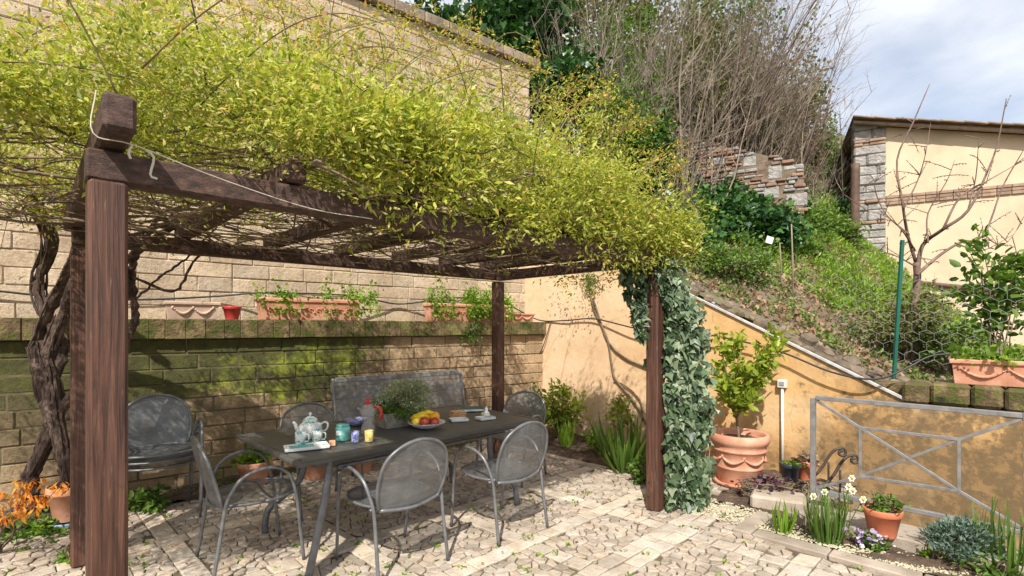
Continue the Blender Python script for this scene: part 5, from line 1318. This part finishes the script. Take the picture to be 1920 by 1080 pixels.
# stuff: gravel, weeds between stones, fallen leaves
n = 3400; a = 4.04+np.abs(rng.normal(size=n))*.10; b = 1.45-rng.random(n)*3.2; a = np.minimum(a, 4.33); P = np.stack([(a-b)/S2, (a+b)/S2, np.full(n, .020)], 1)
tag(scatter('gravel', 'pebble', P, np.concatenate([rng.normal(size=(n, 2)), np.zeros((n, 1))], 1), np.tile([0, 0, 1.], (n, 1))+rng.normal(size=(n, 3))*.2, .017*(.5+.9*rng.random(n)), MT['gravel']), kind='stuff')
n = 1500; a = rng.uniform(4.05, 4.5, n); b = rng.uniform(1.5, 2.5, n); P = np.stack([(a-b)/S2, (a+b)/S2, np.full(n, .006)], 1)
tag(scatter('gravel', 'pebble', P, np.concatenate([rng.normal(size=(n, 2)), np.zeros((n, 1))], 1), np.tile([0, 0, 1.], (n, 1)), .02*(.5+.9*rng.random(n)), MT['gravel']), kind='stuff')
P = []
for _ in range(230):
    a, b = random.uniform(-.3, 4.6), random.uniform(.2, 5.6)
    if not paved(a, b) or a+b < 3.6: continue
    c_ = AB(a, b, .0)
    for _ in range(random.randint(3, 12)): P.append((c_.x+random.gauss(0, .014), c_.y+random.gauss(0, .014), random.uniform(0, .006)))
for _ in range(1500):
    c_ = WL(random.uniform(-2.5, 4.5), random.gauss(-.2, .08), .01); P.append((c_.x, c_.y, .012+random.random()*.02))
P = np.array(P); tag(scatter('small_weeds', 'leaf', P, rdir(len(P), .5), rdir(len(P), 1.5), .022*(.5+.8*rng.random(len(P))), MT['l_bright'], wid=1.2), kind='stuff')
P = []
for _ in range(1100):
    a, b = random.uniform(-.4, 5.7), random.uniform(.0, 5.9)
    if a+b < 3.2: continue
    q = AB(a, b)
    if wl_inv(q)[1] > -.03 or (a > 4.7 and b < 1.2): continue
    P.append((q.x, q.y, .012+random.random()*.01+(.02 if a > 4.66 else 0)))
P = np.array(P); n = len(P); tag(scatter('fallen_leaves', 'leaf', P, np.concatenate([rng.normal(size=(n, 2)), rng.normal(size=(n, 1))*.15], 1), np.tile([0, 0, 1.], (n, 1))+rng.normal(size=(n, 3))*.3, .024*(.4+.9*rng.random(n)), MT['l_dry']), kind='stuff')

# ================================================================== HILLSIDE GARDEN
def TG(v, u, dz=0.0): return VU(v, u, terr(v, u)+dz)
def surfscatter(name, n, vr, ur, size, mat, tpl='leaf', hgt=.05, dens=None, zb=.6, wid=1.2, N=None):
    P = []
    while len(P) < n:
        v, u = random.uniform(*vr), random.uniform(*ur)
        if dens and random.random() > dens(v, u): continue
        p = TG(v, u, random.random()*hgt*(1+.8*math.sin(v*5.1)*math.sin(u*4.3))); P.append(tuple(p))
    P = np.array(P); return tag(scatter(name, tpl, P, rdir(n, zb), rdir(n, 1.0)+np.array([0, -.4, 0]), size*(.5+.9*rng.random(n)), MT[mat], wid=wid), kind='stuff')
surfscatter('ground_ivy', 26000, (-1.5, 2.1), (.3, 7.0), .085, 'l_dark', 'ivy', .35, lambda v, u: .9 if math.sin(v*3+u*2) > -.6 else .35)
surfscatter('ground_cover', 15000, (-2.0, 2.6), (.5, 9.0), .06, 'l_mid', 'leaf', .35, lambda v, u: .8 if math.sin(v*2.3-u*3) > 0 else .15)
surfscatter('grass', 19000, (1.9, 4.9), (2.4, 9), .085, 'l_bright', 'kite', .14, lambda v, u: min(1, (u-1.8)/2)*(.9 if math.sin(v*4+u*1.7) > -.5 else .3), .9, .6)
surfscatter('dry_litter', 15000, (.2, 5.2), (.35, 6.5), .055, 'l_dry', 'leaf', .04)
surfscatter('sparse_weeds', 7800, (.2, 6), (.4, 4.0), .045, 'l_mid', 'leaf', .06, lambda v, u: .9 if math.sin(v*6+u*5) > .3 else .15)
HG = 'evergreen shrubs on the overgrown slope'
def slopebush(px, py, Y, rad, n, size, mat, label, tpl='leaf', name='shrub', k=22, **kw):
    c_ = W(px, py, Y); zb_ = min(terrXY(c_.x, c_.y), c_.z-rad[2]*.5); return plant(name, label, 'shrub', (c_.x, c_.y, zb_), rad, n, size, mat, tpl, nst=9, sr=.02, zoff=c_.z-zb_, k=k, sp=.22, group=HG, **kw)
slopebush(1395, 440, 9.0, (.85, .5, .48), 5200, .10, 'l_dark', 'glossy dark ivy mound directly below the ruined wall', 'ivy', 'ivy_mound', zb=-.2)
slopebush(1285, 440, 8.6, (.6, .5, .5), 2800, .075, 'l_mid', 'mid green leafy mound left of the ivy below the ruined wall')
slopebush(1205, 300, 9.8, (.55, .5, .65), 2800, .10, 'l_dark', 'dark ivy mound at the left end of the ruined wall', 'ivy', 'ivy_mound', zb=-.2)
slopebush(1170, 255, 9.6, (.8, .6, .9), 3600, .07, 'l_mid', 'leafy mound just behind the right end of the rose')
slopebush(1060, 160, 9.6, (.62, .5, .5), 2600, .09, 'l_dark', 'dark ivy mound beside the end of the tall tuff wall', 'ivy', 'ivy_mound')
slopebush(1540, 450, 11.2, (.75, .6, .55), 3200, .085, 'l_mid', 'bright green shrub right of the ruined wall below the bare bushes')
slopebush(1500, 490, 9.4, (.5, .4, .35), 1500, .09, 'l_mid', 'broad leaved green plant at the foot of the ruined wall')
slopebush(1360, 500, 7.0, (.6, .4, .25), 1500, .055, 'l_mid', 'low yellowish green shrub at the top of the sloping wall')
slopebush(1580, 440, 12.6, (.55, .5, .7), 2600, .09, 'l_dark', 'dark shrub left of the stone corner pillar')
slopebush(1705, 612, 6.3, (.62, .4, .36), 2300, .055, 'l_olive', 'tangled dark rose bush behind the green fence post', name='rose_bush')
slopebush(1790, 640, 6.0, (.4, .35, .22), 900, .05, 'l_mid', 'low dark bush behind the fence right of the rose bush')
for (px, py, Y, lb) in ((1610, 560, 8.4, 'feathery green weeds in front of the downpipe'), (1660, 545, 9.0, 'feathery green weeds at the foot of the stone pillar'), (1560, 575, 7.6, 'feathery green weeds left of the downpipe')):
    slopebush(px, py, Y, (.55, .4, .2), 1500, .05, 'l_bright', lb, 'needle', name='weed_patch', wid=2.2)

def tree(px, Y, zc, rx, rz, n, size, mat, label, tpl='leaf', k=60, ry=None, name='evergreen_tree', group='evergreen trees behind the slope', lean=0, cat='tree'):
    X = (px-960)/960*Y; zg = terrXY(X, Y)-.3; t = thing(name, label, cat, (X, Y, zg), group=group); hh = zc-zg
    m = MB(); m.tube(smoothpath([(0, 0, 0), (random.uniform(-.1, .1), 0, hh*.4), (random.uniform(-.2, .2), 0, hh*.8), (0, 0, hh+rz*.4)], 4), [.14*(1-.06*i) for i in range(13)], 8); 
    for i in range(14):
        z = random.uniform(.2, 1.1)*hh; a = random.uniform(0, 6.28); e = Vector((math.cos(a)*rx*.7, math.sin(a)*rx*.6, z+random.uniform(.2, .8)*rz)); m.tube(smoothpath([(0, 0, z), (e.x*.5, e.y*.5, z+.15*rz), e], 3), [.05, .045, .04, .035, .03, .022, .015], 5)
    m.build('trunk', MT['twig'], t, True)
    foliage('crown', t, (0, 0, hh), (rx, ry or rx*.8, rz), n, size, MT[mat], tpl, k=k, sp=.15, wid=1.3); return t
tree(880, 11.5, 7.6, 1.3, 1.5, 5200, .11, 'l_dark', 'dark ivy clad tree rising behind the tall tuff wall', 'ivy')
tree(985, 12.5, 8.4, 1.3, 2.3, 6200, .12, 'l_dark', 'dark green tree just right of the end of the tuff wall', 'ivy')
tree(1100, 14.5, 9.0, 1.9, 3.2, 8500, .11, 'l_olive', 'olive green tree behind the bare bushes, left of the middle of the slope')
tree(1240, 15.5, 9.2, 2.0, 3.2, 8500, .11, 'l_olive', 'olive green tree above the left end of the ruined wall')
tree(1345, 16, 8.8, 1.8, 3.4, 8500, .11, 'l_mid', 'mid green tree above the middle of the ruined wall')
tree(1440, 16.5, 8.2, 1.7, 3.6, 8500, .11, 'l_olive', 'olive tree tangled in bare twigs above the right end of the ruined wall')
tree(1512, 15.5, 6.3, .95, 3.0, 8500, .10, 'l_olive', 'tall narrow tree at the right edge of the thicket')
tree(1562, 14.5, 4.9, .42, 2.1, 6500, .08, 'l_mid', 'narrow green tree against the sky left of the stone pillar')

tree(1170, 12.2, 7.2, 1.1, 1.9, 4200, .09, 'l_mid', 'green leafy tree growing among the bare bushes above the rose')
tree(1290, 12.6, 7.4, 1.2, 2.0, 4200, .085, 'l_olive', 'olive leafy tree among the bare bushes behind the left part of the ruined wall')
tree(1400, 13.2, 6.9, 1.1, 1.7, 4200, .085, 'l_olive', 'thin leafy tree among the bare bushes behind the right part of the ruined wall')
def bare(px, py, Y, n, hgt, lean, label, thick=.022, spread=.5, mat='twig', name='bare_shrub', tw_=9, loc=None):
    c_ = W(px, py, Y); zg = min(c_.z, terrXY(c_.x, c_.y)+.0) if loc is None else loc; c_.z = zg
    t = thing(name, label, 'shrub', c_, group='leafless bushes on the overgrown slope'); A_ = MB(); B_ = MB()
    for i in range(n):
        b0 = Vector((random.gauss(0, .28), random.gauss(0, .25), -.1)); dr = Vector((lean[0]+random.gauss(0, spread), lean[1]+random.gauss(0, spread), 1)).normalized()
        l = hgt*random.uniform(.55, 1.1); bend = Vector((random.gauss(lean[0], .25), random.gauss(0, .2), random.uniform(-.25, .1)))*l*.3
        q = [b0+dr*l*f+bend*f*f+Vector((random.gauss(0, .03), random.gauss(0, .03), 0)) for f in (0, .25, .5, .75, 1)]
        r = thick*random.uniform(.5, 1.1); A_.tube(q, [r, r*.8, r*.6, r*.4, r*.2], 4, cap=False)
        for k_ in range(tw_):
            f = random.uniform(.25, .98); i0 = int(f*4); p = q[i0].lerp(q[min(i0+1, 4)], f*4-i0); sd_ = Vector(rdir(1)[0]); d2 = (dr*.9+sd_*.75+Vector((lean[0]*.4, 0, .15))).normalized()
            l2 = l*random.uniform(.12, .32)*(1.2-f*.5); e = p+d2*l2; mdd = p+d2*l2*.5+sd_*l2*.06; B_.tube([p, mdd, e], [r*.3, r*.22, r*.1], 3, cap=False)
            for _ in range(2):
                p3 = p.lerp(e, random.uniform(.3, .95)); B_.tube([p3, p3+(d2+Vector(rdir(1)[0])*.8).normalized()*l2*random.uniform(.25, .6)], [r*.17, r*.07], 3, cap=False)
    A_.build('stem', MT[mat], t, True); B_.build('twigs', MT[mat], t); return t
bare(1010, 150, 11.0, 16, 4.6, (.05, 0), 'grey leafless bush just above the end of the tuff wall', .03)
bare(1110, 200, 10.4, 26, 4.4, (.02, 0), 'pale leafless bush with upright stems right of the tuff wall', .028, .22)
bare(1190, 240, 10.8, 30, 4.6, (.08, 0), 'grey leafless bush above the right end of the rose', .024, .3)
bare(1280, 330, 10.4, 20, 5.0, (.12, 0), 'leafless bush rooted in front of the ruined wall with straight slanting stems', .026, .26)
bare(1330, 320, 12.9, 30, 5.2, (.28, 0), 'brown leafless bush leaning right over the middle of the ruined wall', .024, .28, 'twigr')
bare(1380, 330, 12.6, 42, 5.0, (.15, 0), 'grey leafless bush behind the right half of the ruined wall', .024, .32)
bare(1430, 340, 12.8, 46, 4.4, (.16, 0), 'leafless bush fanning to the right against the sky', .022, .24)
bare(1480, 370, 13.2, 44, 3.4, (.12, .1), 'low brown leafless bush right of the ruined wall', .02, .26, 'twigr')
bare(1525, 430, 13.4, 34, 2.8, (.12, .1), 'rightmost leafless bush beside the narrow green tree', .02, .34)
bare(1350, 250, 13.5, 40, 5.5, (.15, 0), 'tall leafless bush in the middle of the thicket behind the ruined wall', .026, .3)
bare(1240, 200, 13.5, 30, 5.2, (.05, 0), 'tall leafless bush at the back of the thicket left of the ruined wall', .026, .3)
bare(1230, 440, 8.0, 12, 1.8, (.1, 0), 'small reddish leafless bush at the top of the sloping wall', .014, .4, 'twigr')

# ---- bare fruit tree behind the fence
fb = W(1716, 610, 7.2); ft = thing('fruit_tree', 'small leafless fruit tree with budding twigs in front of the yellow house', 'tree', fb)
def FP(px, py, Y=7.2): return W(px, py, Y)-fb
m = MB(); q = smoothpath([FP(1716, 640), FP(1716, 570), FP(1720, 520), FP(1718, 492)], 4); m.tube(q, [.055, .053, .051, .05, .049, .048, .047, .046, .045, .044, .043, .042, .04], 8); m.build('trunk', MT['twigr'], ft, True)
m = MB(); tw2 = MB()
for pts_, r in (([(1718, 495), (1702, 440), (1692, 380), (1682, 300), (1712, 230), (1743, 158)], .026), ([(1720, 510), (1730, 460), (1768, 430), (1815, 395), (1850, 325), (1870, 270), (1887, 185)], .030), ([(1719, 515), (1760, 480), (1800, 455), (1845, 440), (1880, 350), (1920, 280)], .024),
      ([(1716, 470), (1690, 430), (1660, 405), (1625, 395)], .014), ([(1768, 430), (1800, 370), (1850, 340), (1920, 300)], .016), ([(1705, 440), (1660, 400), (1640, 350), (1650, 320)], .012), ([(1695, 390), (1720, 340), (1735, 290), (1745, 230)], .012),
      ([(1790, 455), (1840, 470), (1900, 440)], .012), ([(1740, 455), (1740, 400), (1775, 340), (1790, 300)], .012), ([(1815, 395), (1830, 330), (1835, 260)], .012), ([(1718, 500), (1680, 480), (1650, 470)], .012), ([(1845, 440), (1880, 460), (1915, 420)], .010)):
    p = smoothpath([FP(a, b, 7.2+random.uniform(-.25, .25)) for a, b in pts_], 4); nn_ = len(p); m.tube(p, [r*(1-.78*i/(nn_-1)) for i in range(nn_)], 6)
    for _ in range(9):
        i = random.randrange(2, nn_); d_ = (Vector(rdir(1)[0])+Vector((0, 0, .6))).normalized(); l = random.uniform(.1, .38); e = p[i]+d_*l; tw2.tube([p[i], p[i]+d_*l*.5+Vector((0, 0, .01)), e], [.006, .005, .003], 4)
        for k_ in range(4): tw2.ball(p[i].lerp(e, .3+.2*k_)+Vector((random.gauss(0, .006), 0, random.gauss(0, .006))), .008, 5, 4)
m.build('branches', MT['twigr'], ft, True); tw2.build('twigs', MT['twigr'], ft, True)
cs = W(1868, 640, 5.0); zc_ = terrXY(cs.x, cs.y)
plant('citrus_bush', 'leafy green citrus bush in front of the wire fence at the right edge', 'shrub', (cs.x, cs.y, zc_-.05), (.30, .22, .48), 720, .088, 'l_mid', nst=12, sr=.009, zoff=W(1868, 520, 5.0).z-zc_, k=26, sp=.2, zb=.4)

surfscatter('ledge_moss', 2600, (4.5, 8.2), (.25, .6), .03, 'l_mid', 'leaf', .05)
# ---- fence: green post and hexagonal wire mesh
fp = W(1676, 682, 5.2); fc = thing('wire_fence', 'thin hexagonal wire fence held by a green metal post above the sloping wall', 'fence', fp)
m = MB(); ptop = W(1692, 450, 5.15)-fp; m.beam((0, 0, -.15), ptop, .03, .03, .003); m.build('post', MT['green'], fc)
m = MB(); m.beam(W(1905, 690, 4.0)-fp, W(1912, 430, 4.0)-fp, .03, .03, .003) if False else None
dirf = Vector((.80, -.60, 0)); hs_ = .115; hgt_ = .92; w_ = MB(); nx_ = 24; nz_ = 9
for i in range(-5, nx_):
    for j in range(nz_):
        x0 = .03+i*hs_; z0 = j*hs_*.86+.02; xo = x0+(hs_/2 if j % 2 else 0); sag = .03*math.sin(i*.8)
        if z0 > hgt_: continue
        J = lambda x, z: dirf*x+Vector((0, 0, z+sag-.10*x+(ptop.z-1.25)*0))
        a = J(xo, z0); b = J(xo+hs_/2, z0+hs_*.28); c_ = J(xo+hs_, z0); d_ = J(xo+hs_/2, z0+hs_*.86-.0)
        for p, q in ((a, b), (b, c_), (b, d_)): w_.tube([p, q], .0016, 3, cap=False)
w_.build('mesh', MT['wire'], fc)
# ---- stakes and tag
for (px, py0, py1, Y, lb) in ((1487, 420, 592, 7.0, 'thin grey sapling stake standing in the slope bed'), (1448, 470, 560, 7.3, 'short twig stake carrying a white tag'), (1465, 455, 560, 7.2, 'thin brown cane between the two stakes')):
    a = W(px, py1, Y); b = W(px-3, py0, Y); t = thing('stake', lb, 'stake', a); m = MB(); m.tube([(0, 0, -.2), (b-a)*.5+Vector((.01, 0, 0)), b-a], [.014, .012, .008], 6); m.build('pole', MT['twig'], t, True)
a = W(1443, 450, 7.3); t = thing('plant_tag', 'small white tag hanging from the twig stake on the slope', 'tag', a); m = MB(); m.bbox((0, 0, 0), (.10, .004, .10), b=.001, m=Matrix.Rotation(.3, 3, 'Y')); m.build('tag_plate', MT['whitep'], t)
m = MB()
for (px, py, Y, s_) in ((1455, 595, 6.4, .16), (1475, 600, 6.3, .12), (1430, 520, 7.8, .2)):
    p = W(px, py, Y); t = thing('rock', 'pale rock lying on the slope bed', 'rock', p, random.random()*3, 'pale rocks on the slope bed'); m = MB(); m.bbox((0, 0, 0), (s_, s_*.7, s_*.6), b=s_*.2); m.build('rock_body', MT['rubble'], t)
